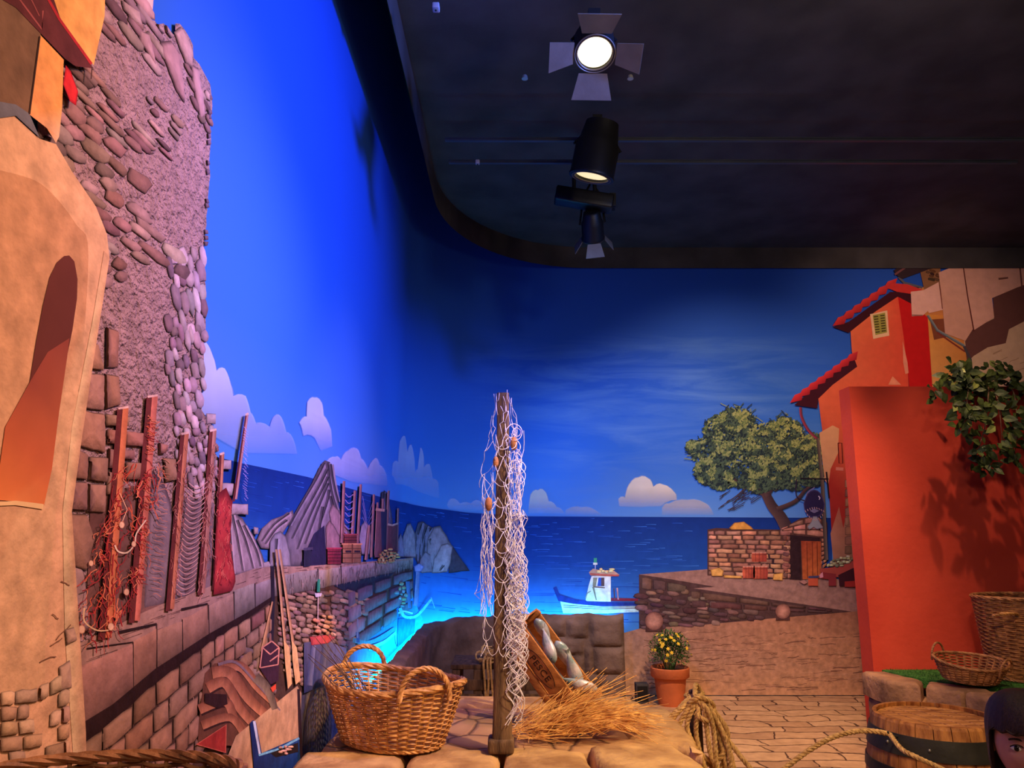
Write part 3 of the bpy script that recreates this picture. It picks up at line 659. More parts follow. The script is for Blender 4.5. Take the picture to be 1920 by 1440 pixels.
p.ringpoly([(353,1396),(412,1358),(411,1412)],(236,120,90),(176,56,46),.12,1)
p.stroke([(500,1128),(480,1222)],3,7,(226,168,116),2,(150,96,60))
p.build('printed_quay_floor',PM); p=PR(13.4); p.stroke([(507,1030),(524,1210)],4.5,5,(232,172,126),3,(160,104,72)); p.poly([(521,1200),(532,1214),(537,1282),(529,1292),(524,1245)],(236,178,118),3); p.build('printed_oar',PM); p=PR(13.5)
p.stroke([(513,1030),(539,1206)],4.5,5,(232,172,126),3,(160,104,72)); p.poly([(536,1200),(546,1214),(553,1276),(544,1284),(538,1240)],(236,178,118),3)
p.build('printed_oar',PM)
p=PR(14)
p.poly([(478,1218),(498,1202),(513,1212),(511,1276),(496,1284),(476,1255)],(66,34,48)); 
for a,b in (((480,1214),(498,1202)),((498,1202),(512,1214)),((512,1214),(495,1227)),((495,1227),(480,1214)),((476,1252),(510,1246)),((512,1214),(510,1246)),((480,1214),(475,1252)),((494,1240),(511,1228))): p.stroke([a,b],2.4,2.4,(220,140,120),1)
p.ringpoly([(495,1290),(506,1282),(506,1292),(500,1298)],(190,50,40),(226,80,50),.2,1)
p.build('printed_small_crate',PM,'printed dark open crate with pink edges')
p=PR(14)
p.poly([(560,1205),(600,1200),(640,1215),(650,1250),(610,1280),(560,1300)],[(90,84,110),(110,100,120),(130,120,140),(120,110,130),(90,86,116),(50,50,84)])
p.stroke([(578,1210),(570,1285)],9,12,(60,62,100),1,(150,140,160)); p.stroke([(600,1208),(592,1280)],9,14,(70,70,104),1,(120,112,134))
p.ringpoly([(571,1194),(622,1188),(620,1196),(606,1206),(574,1210)],(150,40,50),(214,84,76),.2,2)
blobs(p,[(578,1190),(580,1166),(594,1154),(612,1158),(622,1176),(618,1190)],22,7,4,.3,[(206,150,110),(180,120,90)],3,.6)
p.stroke([(586,1186),(587,1112)],2,1.4,(214,180,170),3); p.stroke([(587,1110),(588,1086)],6,5,(60,150,110),4,(30,110,90)); p.poly([(580,1112),(594,1112),(592,1118),(582,1120)],(210,190,200),4)
p.build('printed_red_skiff',PM,'printed red bow of a small boat loaded with rope, green beacon on its mast')
p=PR(15)
p.poly([(455,1356),(461,1350),(467,1354),(478,1412),(550,1382),(556,1500),(466,1500),(462,1430)],[(26,44,100)]*3+[(30,50,110),(36,70,130),(16,26,60),(16,26,60),(22,36,84)])
p.stroke([(463,1352),(474,1414)],5,4,(200,205,225),1); p.stroke([(472,1416),(512,1404),(550,1384)],4,4,(120,180,210),1)
p.poly([(494,1412),(548,1392),(548,1410),(505,1420)],(40,28,26),1); blobs(p,[(510,1402),(535,1398),(532,1412),(512,1414)],7,5,3,0,[(200,150,130)],2,.7)
p.build('printed_blue_rowboat',PM,'printed dark blue rowing boat with a white edged bow')
p=PR(12)
for pts,w0,w1,c in (([(655,1200),(690,1204),(735,1178)],9,5,(70,120,140)),([(685,1216),(715,1204),(737,1186)],8,4,(120,205,200)),([(745,1140),(755,1156),(778,1154),(805,1124)],7,4,(120,190,200)),([(742,1150),(752,1146),(770,1150)],3,3,(170,200,210)),([(737,1186),(738,1208)],2,1,(130,180,210)),([(805,1120),(812,1140)],2,1,(130,180,210)),([(664,1185),(665,1205)],6,6,(44,54,110)),([(664,1160),(664,1196)],3,3,(120,110,130))):
    p.stroke([tuple(v[:2]) for v in smooth([(a,b,0) for a,b in pts],5)],w0,w1,c,1)
p.poly([(742,1160),(775,1160),(772,1200),(740,1212)],(36,90,140))
p.stroke([(781,1060),(776,1136)],7,9,(150,150,190),2,(90,100,150)); p.stroke([(760,1090),(764,1140)],8,6,(100,120,160),2,(70,90,140)); p.ringpoly([(772,1062),(782,1056),(792,1062),(786,1072),(774,1072)],(90,90,150),(160,150,200),.3,3)
blobs(p,[(738,1110),(750,1090),(758,1120),(748,1140)],14,4,4,0,[(150,150,110),(130,140,140)],2,.7)
p.build('printed_rowboats',PM,'printed pair of small pale green rowing boats moored at the quay')
p=PR(9)
p.poly([(556,1300),(600,1270),(640,1222),(700,1190),(772,1120),(790,1160),(740,1260),(660,1440),(600,1560),(556,1560)],[(70,64,76),(70,66,84),(60,84,130),(50,110,180),(60,130,210),(60,140,220),(40,110,200),(50,50,70),(48,40,44),(56,46,46)])
p.ringpoly(rough([(566,1300),(590,1272),(612,1262),(624,1290),(612,1340),(584,1390),(560,1400)],2,8),(60,52,50),(132,116,96),.3,1)
p.build('printed_harbour_water',PM,'printed shallow harbour water and grey net heap')
# ---- near plaster house
p=PR(16)
HS=[(-260,240),(0,217),(48,260),(80,270),(110,320),(157,387),(178,438),(183,480),(172,557),(147,707),(128,830),(110,960),(109,1093),(115,1173),(122,1260),(137,1373),(139,1500),(-260,1560)]
p.poly(HS,(226,172,128))
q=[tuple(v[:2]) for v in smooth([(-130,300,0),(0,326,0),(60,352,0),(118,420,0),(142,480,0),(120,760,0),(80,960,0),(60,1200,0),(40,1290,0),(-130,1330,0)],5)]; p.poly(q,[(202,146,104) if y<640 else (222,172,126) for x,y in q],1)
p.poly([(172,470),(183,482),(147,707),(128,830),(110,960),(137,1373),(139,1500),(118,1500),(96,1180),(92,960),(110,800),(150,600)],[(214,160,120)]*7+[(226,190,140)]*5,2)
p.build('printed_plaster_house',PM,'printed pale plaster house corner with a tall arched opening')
p=PR(17)
ARC=[(-40,937),(-20,830),(0,843),(28,713),(40,640),(53,573),(66,520),(80,492),(94,480),(104,479),(114,490),(120,523),(119,560),(110,620),(100,667),(83,780),(70,880),(55,947),(0,940)]
p.poly(ARC,[(104,52,44)]*19)
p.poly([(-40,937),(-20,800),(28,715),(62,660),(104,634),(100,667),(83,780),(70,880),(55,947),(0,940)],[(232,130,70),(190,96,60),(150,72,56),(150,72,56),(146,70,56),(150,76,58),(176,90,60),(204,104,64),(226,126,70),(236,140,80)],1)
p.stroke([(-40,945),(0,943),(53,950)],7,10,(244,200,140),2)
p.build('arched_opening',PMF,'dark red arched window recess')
p=PR(17); brick(p,[(-30,1296),(40,1290),(104,1256)],[(-30,1470),(104,1450)],6,lambda x:34,[(192,152,118),(178,140,110),(206,166,128)],-30,104,1,3.0,.6,.003,.8,.22)
for q in ([(84,1250),(104,1238),(108,1290),(84,1296)],[(95,1180),(112,1176),(118,1200),(98,1210)]): p.stone(rough(q,1,7),(190,150,124),1,.5)
for a,b in (((90,1090),(106,1096)),((70,1150),(84,1160)),((80,1200),(108,1170)),((66,1212),(92,1196)),((48,1240),(78,1230))): p.wavy(a,b,2,(140,96,70),2,4)
p.build('house_masonry',PM,'printed bare stones at the foot of the house')
p=PR(17)
p.poly([(-260,-40),(60,-40),(48,70),(27,215),(-260,215)],[(120,88,64)]*5)
p.poly([(48,66),(93,112),(90,200),(84,256),(78,268),(60,240),(27,215)],[(236,160,84)]*3+[(232,180,140)]*2+[(230,150,90)]*2,1)
p.poly([(26,213),(0,196),(-200,160),(-260,250),(0,217),(46,258)],(112,108,112),2); p.stroke([(46,68),(26,214)],3,3,(60,38,30),3)
p.poly([(62,-40),(174,-40),(172,30),(151,122),(120,90),(85,40)],[(240,168,88)]*6,1)
p.poly([(-60,-40),(60,-40),(88,40),(146,118),(147,128),(115,124),(95,110),(0,14),(-60,-20)],(96,44,44),2)
p.stroke([(52,-20),(84,36),(146,120)],5,5,(176,44,48),3); p.stroke([(0,-10),(50,55),(52,20)],3,3,(160,80,76),3); p.stroke([(20,-20),(45,30)],2,2,(160,80,76),3)
p.ringpoly([(96,122),(106,134),(120,172),(116,198),(104,190),(91,158)],(160,20,40),(236,50,54),.25,3)
p.stroke([(147,126),(145,148)],2,2,(70,40,36),3)
p.build('printed_balcony_house',PM,'printed orange house with a dark red beam and red cloth')
# ---- right part of the mural
p=PR(4)
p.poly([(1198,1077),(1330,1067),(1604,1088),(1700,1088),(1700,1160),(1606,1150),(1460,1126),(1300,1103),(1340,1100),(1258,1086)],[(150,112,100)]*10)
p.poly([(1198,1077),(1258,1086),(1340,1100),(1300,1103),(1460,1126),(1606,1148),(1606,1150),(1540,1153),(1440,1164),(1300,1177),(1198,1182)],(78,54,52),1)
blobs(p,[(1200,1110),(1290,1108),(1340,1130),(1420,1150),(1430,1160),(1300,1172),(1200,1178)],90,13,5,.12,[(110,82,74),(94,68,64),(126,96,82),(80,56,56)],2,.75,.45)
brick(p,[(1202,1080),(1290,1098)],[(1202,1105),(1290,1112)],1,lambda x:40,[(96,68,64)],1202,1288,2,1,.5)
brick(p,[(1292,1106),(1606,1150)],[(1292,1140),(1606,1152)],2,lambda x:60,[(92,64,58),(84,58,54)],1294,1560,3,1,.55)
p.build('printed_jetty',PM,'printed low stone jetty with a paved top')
p=PR(5)
p.poly([(1150,1192),(1200,1178),(1300,1173),(1440,1160),(1606,1146),(1750,1136),(1850,1303),(1150,1303)],[(150,112,96),(156,112,92),(160,114,90),(168,116,88),(150,100,76),(150,100,76),(196,142,98),(190,142,104)])
for _ in range(170):
    y=R.uniform(1185,1296); x=R.uniform(1200,1640); L=R.uniform(10,60); p.wavy((x,y),(x+L,y+R.uniform(-4,3)),R.uniform(.6,1.6),R.choice([(118,80,62),(190,142,108),(140,98,76)]),1.2,5,dl=1)
p.build('printed_path',PM,'printed paved path leading to the jetty')
for cx,cy,r in ((1226,1166,17),(1467,1148,14)):
    p=PR(9); p.poly([(cx-r*.9,cy),(cx+r*.9,cy),(cx+r*.95,cy+r*1.05),(cx-r*.95,cy+r*1.05)],(80,50,46)); p.ringpoly([(cx+r*math.cos(a*PI/9),cy-2+r*math.sin(a*PI/9)) for a in range(18)],(120,76,66),(176,122,104),.5,1,.0,ccen=(196,140,120)); p.build('printed_stone_ball',PM)
# fishing boat
p=PR(3)
p.poly([(1048,1118),(1100,1130),(1197,1132),(1197,1147),(1140,1150),(1056,1150)],[(190,225,225)]*6)
p.poly([(1037,1102),(1043,1100),(1049,1114),(1080,1124),(1130,1129),(1197,1129),(1197,1136),(1130,1137),(1075,1132),(1047,1127)],(34,52,130),1)
for o_ in (6,10): p.stroke([(1056,1129+o_*.9),(1130,1134+o_*.8),(1197,1134+o_*.6)],1.2,1.2,(90,60,80),2)
p.poly([(1145,1121),(1197,1122),(1197,1127),(1145,1127)],(120,40,60),2)
p.poly([(1098,1125),(1103,1100),(1109,1080),(1145,1080),(1145,1128),(1100,1127)],[(190,215,225),(200,225,230),(235,235,235),(240,238,235),(230,235,235),(190,225,230)],2)
p.poly([(1122,1083),(1133,1083),(1133,1099),(1120,1099)],(50,90,190),3); p.poly([(1127,1083),(1133,1083),(1133,1099),(1127,1099)],(90,70,80),4); p.poly([(1112,1083),(1120,1083),(1117,1099),(1111,1099)],(140,140,120),3)
p.stroke([(1112,1100),(1134,1102)],2.4,2,(110,90,90),4); p.stroke([(1112,1100),(1118,1125)],4,2,(120,130,110),4); p.stroke([(1098,1122),(1101,1112),(1108,1108)],2,2,(130,140,130),4)
p.poly([(1104,1073),(1112,1066),(1128,1070),(1148,1068),(1162,1078),(1145,1081),(1107,1079)],[(190,150,130)]*7,5); p.stroke([(1106,1076),(1130,1078),(1160,1079)],3,3,(190,90,80),6); blobs(p,[(1122,1066),(1148,1066),(1150,1072),(1122,1074)],6,5,3,0,[(226,196,140)],6,.6)
p.stroke([(1116,1068),(1116,1050)],1.6,1.6,(190,190,220),6); p.poly([(1112,1055),(1120,1055),(1120,1059),(1112,1059)],(220,220,210),7); p.poly([(1113,1046),(1119,1046),(1119,1055),(1113,1055)],(60,150,120),7)
p.stroke([(1151,1103),(1152,1124)],2,2,(90,70,90),4); p.stroke([(1157,1102),(1159,1124)],3,2,(180,140,150),4)
p.build('printed_fishing_boat',PM,'printed white and blue fishing boat with a cabin and pinkish roof')
# stone hut wall
p=PR(7)
WL=[(1326,993),(1342,990),(1400,992),(1462,993),(1500,972),(1530,966),(1550,980),(1550,1042),(1504,1086),(1440,1084),(1326,1078)]
p.poly(WL,(84,54,48))
brick(p,[(1327,995),(1462,995)],[(1327,1078),(1462,1084)],10,lambda x:24,[(172,120,92),(156,106,84),(190,134,104),(140,94,76)],1327,1482,1,1.5,.45,.002,.5)
brick(p,[(1440,995),(1462,992),(1500,974),(1530,967),(1548,980)],[(1440,996),(1548,1008)],3,lambda x:28,[(184,124,100),(166,108,90)],1462,1548,1,1,.5,.002,.5)
p.poly([(1480,1003),(1536,1008),(1536,1016),(1500,1015),(1502,1087),(1480,1086)],(50,30,34),2)
brick(p,[(1466,1004),(1482,1005)],[(1466,1082),(1482,1086)],8,lambda x:18,[(130,84,70),(110,70,62)],1466,1481,2,1,.5)
p.poly([(1501,1014),(1538,1015),(1540,1084),(1504,1086)],[(150,62,40),(170,80,44),(184,100,50),(180,92,48)],3)
for x in (1512,1522,1531): p.stroke([(x,1016),(x+1,1084)],1.2,1.2,(100,40,28),4)
brick(p,[(1537,1008),(1550,1010)],[(1537,1070),(1550,1060)],7,lambda x:12,[(170,116,86)],1538,1550,3,.6,.5)
p.poly([(1430,1040),(1452,1036),(1456,1084),(1430,1086)],(50,34,40),3)
p.build('printed_stone_hut',PM,'printed rough stone hut with a red plank door')
for x0,y0,x1,y1 in ((1409,1036,1436,1053),(1392,1062,1414,1084),(1412,1062,1438,1085)):
    p=PR(9.4)
    p.poly([(x0,y0),(x1,y0),(x1+1,(y0+y1)/2),(x1,y1),(x0,y1),(x0-1,(y0+y1)/2)],[(200,96,70),(160,66,52),(150,60,50),(140,56,46),(180,84,60),(200,96,68)]); p.stroke([(x0,y0),(x1,y0)],3,3,(190,130,110),1); p.stroke([(x0,y0+4),(x1,y0+4)],1,1,(80,40,40),1)
    for k in range(1,4): x=x0+(x1-x0)*k/4; p.stroke([(x,y0),(x,y1)],.8,.8,(110,46,40),1)
    p.build('printed_bucket',PM)
for q in ([(1331,1068),(1348,1064),(1356,1070),(1354,1080),(1334,1080)],[(1449,1076),(1467,1074),(1466,1088),(1448,1087)],[(1356,1078),(1390,1080),(1390,1084),(1356,1083)]): p=PR(9.4); p.ringpoly(q,(150,100,50),(216,160,84),.25,1); p.build('printed_yellow_stone',PM)
p=PR(9.4); p.ringpoly([(1366,990),(1376,980),(1394,978),(1408,988),(1412,993),(1370,993)],(130,80,40),(214,150,66),.2,1)
p.build('printed_upturned_boat',PM)
# tree
p=PR(8)
TK=(60,42,46)
for pts,w0,w1 in (([(1474,990),(1462,968),(1446,948),(1432,920)],24,16),([(1432,925),(1400,912),(1372,896),(1350,880)],12,3),([(1440,930),(1425,890),(1410,860)],12,4),([(1440,925),(1462,890),(1480,860)],9,3),([(1456,955),(1490,940),(1510,918),(1530,905)],9,4),([(1400,912),(1380,930),(1350,950)],3,1),([(1450,920),(1490,900),(1530,890)],5,2),([(1430,900),(1445,870),(1450,840)],6,2)):
    p.stroke([tuple(v[:2]) for v in smooth([(a,b,0) for a,b in pts],5)],w0,w1,TK,0,(96,70,64))
for _ in range(26): x,y=R.uniform(1345,1430),R.uniform(925,960); p.wavy((x,y),(x+R.uniform(8,24),y-R.uniform(4,14)),1.2,TK,1,3)
CR=[(1366,810,44),(1395,868,56),(1335,850,36),(1430,830,42),(1468,812,34),(1500,850,38),(1520,890,26),(1380,790,30),(1450,880,46),(1330,885,28),(1350,900,22),(1300,838,14),(1420,900,30),(1490,890,34),(1525,830,20)]
LC=[(104,122,70),(140,150,84),(66,84,62),(40,52,52),(160,166,96),(84,104,76)]
for pas in range(2):
    for cx,cy,r in CR:
        for _ in range(int(r*(11 if pas else 5))):
            a=R.uniform(0,2*PI); d=r*math.sqrt(R.random()); x,y=cx+d*math.cos(a)*1.1,cy+d*math.sin(a)*.85
            nn=noise.noise(Vector((x*.05,y*.07,3)))+(cy-y)*.008; c=R.choice(LC[2:4]) if pas==0 else R.choice([LC[4],LC[1],LC[0]] if nn>.05 else [LC[5],LC[2],LC[3]]); L=R.uniform(3,6.5)*(2 if pas==0 else 1); an=R.uniform(-.6,.6)
            dx,dy=L*math.cos(an),L*math.sin(an); p.poly([(x-dx/2,y-dy/2),(x+1,y-2-L*.12),(x+dx/2,y+dy/2),(x,y+2+L*.12)],c,1+pas*2+R.randint(0,1))
for _ in range(150):
    cx,cy,r=R.choice(CR[:9]); a=R.uniform(PI*.8,PI*2.1); x,y=cx+r*1.1*math.cos(a),cy+r*math.sin(a)*.95; p.wavy((x,y),(x+R.uniform(-18,10),y-R.uniform(-2,10)),1.5,R.choice(LC[1:4]),1,3,dl=4)
p.build('printed_olive_tree',PMF,'printed olive tree with a twisted dark trunk')
# red tower house
p=PR(9)
RED=(216,84,54)
p.poly([(1533,746),(1560,722),(1604,688),(1596,660),(1593,612),(1640,584),(1682,556),(1690,600),(1696,640),(1703,730),(1712,1110),(1600,1100),(1562,1062),(1552,900)],[(206,96,64)]*4+[(224,110,70)]*2+[(214,78,54)]*4+[(170,50,40)]*4)
p.poly([(1682,556),(1706,566),(1738,596),(1747,730),(1704,730),(1694,640)],(190,24,26),1)
p.poly([(1535,812),(1560,798),(1572,804),(1570,850),(1556,880),(1552,910),(1545,900)],(206,150,106),1)
p.poly([(1556,1000),(1572,950),(1580,990),(1600,900),(1604,1060),(1562,1060)],[(190,128,96),(180,100,76),(170,110,84),(150,110,80),(130,96,74),(150,104,80)],1)
brick(p,[(1580,900),(1606,890)],[(1580,1040),(1606,1040)],8,lambda x:16,[(150,104,80),(130,88,70)],1582,1606,2,1,.5,.001)
p.stroke([(1570,831),(1577,831),(1579,869),(1572,869),(1570,831)],1.6,1.6,(80,16,20),3); p.stroke([(1566,879),(1580,880)],6,6,(206,120,100),3)
p.poly([(1691,640),(1700,680),(1702,700),(1696,702),(1692,680)],(220,140,110),3); p.poly([(1664,722),(1672,706),(1688,722)],(224,140,104),3)
p.ringpoly(rough([(1630,590),(1662,583),(1666,630),(1636,636)],.8,6),(220,180,140),(226,184,140),.1,4)
p.poly([(1635,592),(1658,587),(1662,624),(1640,629)],(150,144,66),5)
for k in range(7): p.stroke([(1637+k*.5,595+k*4.8),(1645+k*.5,594+k*4.8)],2,2,(60,50,30),6); p.stroke([(1649+k*.4,593+k*4.8),(1657+k*.4,592+k*4.8)],2,2,(60,50,30),6)
p.build('printed_red_house',PMF,'printed orange red house tower with a small shuttered window')
p=PR(10)
p.poly([(1590,625),(1560,614),(1590,604),(1668,548),(1720,548),(1716,575),(1682,557),(1640,585)],(60,18,30)); p.poly([(1488,760),(1540,715),(1600,672),(1606,688),(1560,722),(1533,748),(1531,766)],(60,18,32))
for i in range(7): 
    a=(1560+i*15.5,612-i*11.2); p.poly([a,(a[0]+10,a[1]-16),(a[0]+28,a[1]-22),(a[0]+22,a[1]-4)],[(190,44,44),(210,60,56),(200,50,50),(150,30,38)],1+i%2)
p.poly([(1660,540),(1672,532),(1700,534),(1728,544),(1706,552),(1680,548)],[(196,50,46)]*6,3)
for i in range(8):
    a=(1480+i*14.6,756-i*10.8); p.poly([a,(a[0]+9,a[1]-15),(a[0]+25,a[1]-21),(a[0]+22,a[1]-5)],[(186,40,50),(206,56,60),(190,44,50),(140,24,38)],1+i%2)
p.build('printed_roof_tiles',PMF,'printed red tiled sloping roofs')
p=PR(10)
p.stroke([tuple(v[:2]) for v in smooth([(1500,764,0),(1502,782,0),(1514,806,0),(1532,824,0)],5)],5,5,(160,60,80),0,(90,40,56)); p.stroke([(1532,822),(1540,900),(1548,1050)],6,7,(64,58,56),0,(120,100,84))
p.build('printed_drainpipe',PMF)
p=PR(12)
p.stroke([(1500,890),(1500,897),(1552,898)],2,2,(40,30,40)); p.stroke([(1548,885),(1553,935)],3,3,(40,26,34))
p.stroke([tuple(v[:2]) for v in smooth([(1492,898,0),(1492,930,0),(1510,940,0)],4)],2,2,(50,36,60))
p.ringpoly([(1525+20*math.cos(a*PI/8)*(.9 if a>8 else 1),945+27*math.sin(a*PI/8)) for a in range(16)],(80,70,110),(46,36,70),.12,1)
p.ringpoly([(1523,968),(1530,968),(1535,978),(1542,990),(1530,992),(1524,988),(1516,993),(1512,988),(1520,978)],(120,110,120),(150,150,150),.2,2)
p.stroke([tuple(v[:2]) for v in smooth([(1510,930,0),(1514,922,0),(1526,914,0)],4)],1.6,1.6,(130,110,130),2); p.stroke([(1533,930),(1536,934),(1534,937)],2,1.5,(220,210,220),3)
for k in range(9):
    t=k/8; a=(1508+34*t,957-6*math.sin(t*PI)); p.stroke([a,(a[0]+1.5,a[1]+3.5)],1.5,1.2,(190,150,150),3)
    b=(1512+28*t,964+9*math.sin(t*PI)); p.stroke([b,(b[0]+1,b[1]+3.5)],1.5,1.2,(190,150,150),3)
p.ringpoly([(1517,958),(1525,954),(1534,958),(1525,962)],(150,140,160),(120,110,140),.3,3)
p.build('printed_fish_sign',PMF,'printed dark fish shaped hanging shop sign with pale lettering')
p=PR(12)
p.poly([(1535,1066),(1575,1062),(1604,1048),(1606,1064),(1575,1082),(1538,1080)],[(160,70,60)]*6); p.poly([(1537,1072),(1566,1076),(1566,1098),(1552,1098),(1552,1086),(1538,1084)],(130,46,50),1); p.poly([(1570,1078),(1604,1062),(1606,1100),(1572,1098)],(60,26,34),1)
blobs(p,[(1548,1062),(1560,1050),(1590,1042),(1600,1050),(1575,1062)],40,4,3,0,[(150,150,110),(120,120,90),(170,170,130)],2,.5)
p.poly([(1514,1084),(1532,1084),(1532,1098),(1514,1098)],(190,84,56),1); p.stroke([(1514,1082),(1534,1081)],4,4,(66,66,100),2); p.ringpoly([(1496,1090),(1506,1086),(1514,1092),(1506,1096)],(90,60,60),(170,120,110),.3,1); p.poly([(1582,1090),(1606,1088),(1606,1100),(1582,1100)],(150,44,40),3)
p.ringpoly([(1534,1078),(1541,1072),(1542,1082),(1536,1084)],(190,120,130),(210,140,150),.2,4)
p.build('printed_market_crates',PMF,'printed sloping market crates of greens by the red house')
# houses far right
p=PR(8)
p.poly([(1700,545),(1830,520),(1830,650),(1800,650),(1740,604)],(190,120,64),-1)
p.poly([(1738,590),(1770,592),(1808,645),(1818,740),(1746,740)],[(206,138,60),(196,124,56),(190,120,58),(200,136,66),(216,158,90)])
p.poly([(1742,600),(1768,598),(1776,632),(1750,638)],(120,66,44),1); p.stroke([(1738,592),(1756,620),(1808,650)],5,5,(70,74,84),2,(130,140,140)); p.stroke([(1756,624),(1808,660)],3,3,(120,50,40),2)
p.poly([(1722,500),(1762,500),(1762,545),(1732,546)],(130,90,60),0); blobs(p,[(1738,506),(1758,506),(1758,526),(1740,528)],9,6,3,.3,[(90,60,40),(60,40,34)],1,.7)
p.stroke([(1684,520),(1694,531),(1728,540)],5,4,(86,84,94),2)
p.build('printed_yellow_house',PMF,'printed ochre house front with a gutter')
p=PR(9)
p.poly([(1806,640),(1830,610),(1925,540),(2400,500),(2400,740),(1824,740)],[(190,160,130)]*6)
p.poly([(1806,622),(1822,618),(1862,598),(1860,560),(1905,538),(1960,520),(1960,585),(1925,600),(1890,618),(1884,644),(1850,652),(1824,668),(1812,680)],(96,60,54),1)
p.stroke([(1806,650),(1818,675),(1824,740)],5,5,(70,64,70),2); p.stroke([(1814,680),(1816,740)],6,6,(150,160,150),1)
for _ in range(26): x,y=R.uniform(1835,1960),R.uniform(660,722); p.wavy((x,y),(x+18,y-7),1,(150,118,92),1,3,dl=1)
p.build('printed_white_house',PMF,'printed whitewashed wall with a brown shadow band')
p=PR(11)
PK=(206,156,136)
p.poly([(1706,548),(1730,545),(1758,530),(1764,575),(1766,582),(1740,588),(1738,584),(1729,592),(1708,594)],[(214,166,150)]*9)
p.poly([(1758,512),(1780,503),(1804,495),(1812,550),(1822,618),(1808,640),(1770,626),(1764,560)],[PK]*4+[(196,146,124)]*4,1)
p.poly([(1803,490),(2400,480),(2400,520),(1960,520),(1905,540),(1858,560),(1862,596),(1824,620),(1812,555)],PK,1)
p.stroke([(1803,493),(1812,555),(1824,622)],2,2.5,(90,40,36),2); p.stroke([(1760,535),(1765,580)],1.4,1.4,(120,60,50),2); p.stroke([(1708,592),(1728,592)],3,2,(150,110,100),2); p.stroke([(1870,524),(1888,522)],4,3,(110,70,60),2); p.stroke([(1909,492),(1914,540)],3,3,(110,66,60),2)
p.build('printed_laundry',PMF,'printed pale pink sheets hanging between the houses')
p=PR(12); p.poly([(1674,508),(1700,490),(1850,480),(1850,492),(1770,499),(1740,506),(1690,524),(1680,518)],(50,36,42)); p.stroke([(1676,516),(1700,500),(1730,497)],4,3,(110,66,70),1); p.build('printed_dark_roof',PMF)
# ================================================================ real set pieces
M_stone=mat('cast_stone',(160,118,86),.85,6,.3,.6,26,spec=.2,c2=(118,86,64))
M_stone2=mat('pale_coping_stone',(206,164,112),.85,7,.22,.5,30,spec=.2,c2=(164,122,82))
M_darkstone=mat('grey_cast_stone',(122,100,88),.85,5,.25,.5,22,spec=.2)
M_wood=mat('weathered_wood',(120,92,66),.75,5,.35,.4,30,stretch=(6,6,.8),c2=(70,50,36))
M_wood_light=mat('orange_pine',(196,130,74),.6,4,.25,.25,30,stretch=(1,8,8),c2=(150,92,50))
M_wicker=mat('golden_wicker',(212,158,92),.45,30,.3,.2,90,c2=(158,104,54))
M_wicker_dark=mat('brown_wicker',(172,118,72),.55,30,.3,.2,90,c2=(118,76,44))
M_rope=mat('hemp_rope',(226,184,118),.8,60,.2,.3,200,c2=(186,142,84))
M_twine=mat('pale_twine',(240,230,234),.7,60,.15,0)
M_straw=mat('dry_straw',(238,190,116),.6,20,.3,0,c2=(190,120,64))
M_iron=mat('dark_hoop_iron',(62,60,52),.5,10,.2,.1,40,metal=.3)
M_lampblack=mat('lamp_black_metal',(26,26,28),.45,10,.1,.05,60,metal=.4,spec=.4)
M_flap=mat('barn_door_metal',(110,96,84),.5,10,.1,.05,60,metal=.2)
# red partition
def redmat():
    return mat('red_plaster',(204,74,52),.8,1.6,.16,.12,26,spec=.15,c2=(188,62,44))
mb=MB(); mb.box((2.457,5.35,0),(6.9,5.52,2.512)); struct(mb.build('wall_partition',redmat(),smooth=False))
# ---------- low curved wall with glow strip
LOWTOP=.735; S0=4.42
def lowpath(s,off): # s in wall param of the room wall
    return S2W(s,0,off)
SE=SA+(1.00-XB)   # right end
blk=[]
def stone_h(s,z):
    # block relief: returns outward bump
    u=(s-4.6)/.001
    best=0
    for (a,b,c,d) in BL:
        if a<=s<=b and c<=z<=d:
            e=min(s-a,b-s,z-c,d-z); return .035*min(1,e/.035)**.5
    return 0
BL=[]
def xs2(px): return SA+(px-960)/F/1.05*6.93-XB
for (a,b,c,d) in ((1108,1168,.47,.71),(1115,1168,.24,.455),(1122,1168,.0,.225),(1064,1102,.545,.69),(1048,1094,.40,.535),(1098,1112,.25,.46),(1076,1094,.2,.39),(1094,1120,.02,.235),(1010,1060,.56,.70),(1000,1044,.43,.54),(1044,1074,.18,.385),(1055,1090,.01,.165),(1000,1042,.2,.41),(980,1050,.01,.17)):
    BL.append((xs2(a),xs2(b),c,d))
low=thing('low_stone_wall','low curving dark stone wall standing just in front of the mural with blue light glowing behind it','wall',(-.2,6.6,0))
mb=MB(); ns=210; nz=44; pts=[]
for side in (0,1):
    for i in range(ns+1):
        s=S0+(SE-S0)*i/ns
        ztop=LOWTOP+.018*noise.noise(Vector((s*5,0,0)))+.008*noise.noise(Vector((s*17,3,0)))
        pass
        for j in range(nz+1):
            z=ztop*j/nz
            rel=stone_h(s,z) if side==0 else 0
            n_=.010*noise.noise(Vector((s*6,z*6,1)))+.004*noise.noise(Vector((s*20,z*20,1)))
            edge=min(1,(SE-s)/.03,(ztop-z)/.03); edge=max(0,edge); rd=.03*(1-math.sqrt(max(0,1-(1-edge)**2)))
            off=(.27+rel+n_-rd) if side==0 else .17+rd*.4
            x,y,_=S2W(min(s,SE),0,off); mb.v.append((x,y,z))
W_=nz+1
for side in (0,1):
    b0=side*(ns+1)*W_
    for i in range(ns):
        for j in range(nz):
            q=(b0+i*W_+j,b0+(i+1)*W_+j,b0+(i+1)*W_+j+1,b0+i*W_+j+1); mb.f.append(q if side==0 else q[::-1])
B0=(ns+1)*W_
for i in range(ns): mb.f.append((i*W_+nz,(i+1)*W_+nz,B0+(i+1)*W_+nz,B0+i*W_+nz))
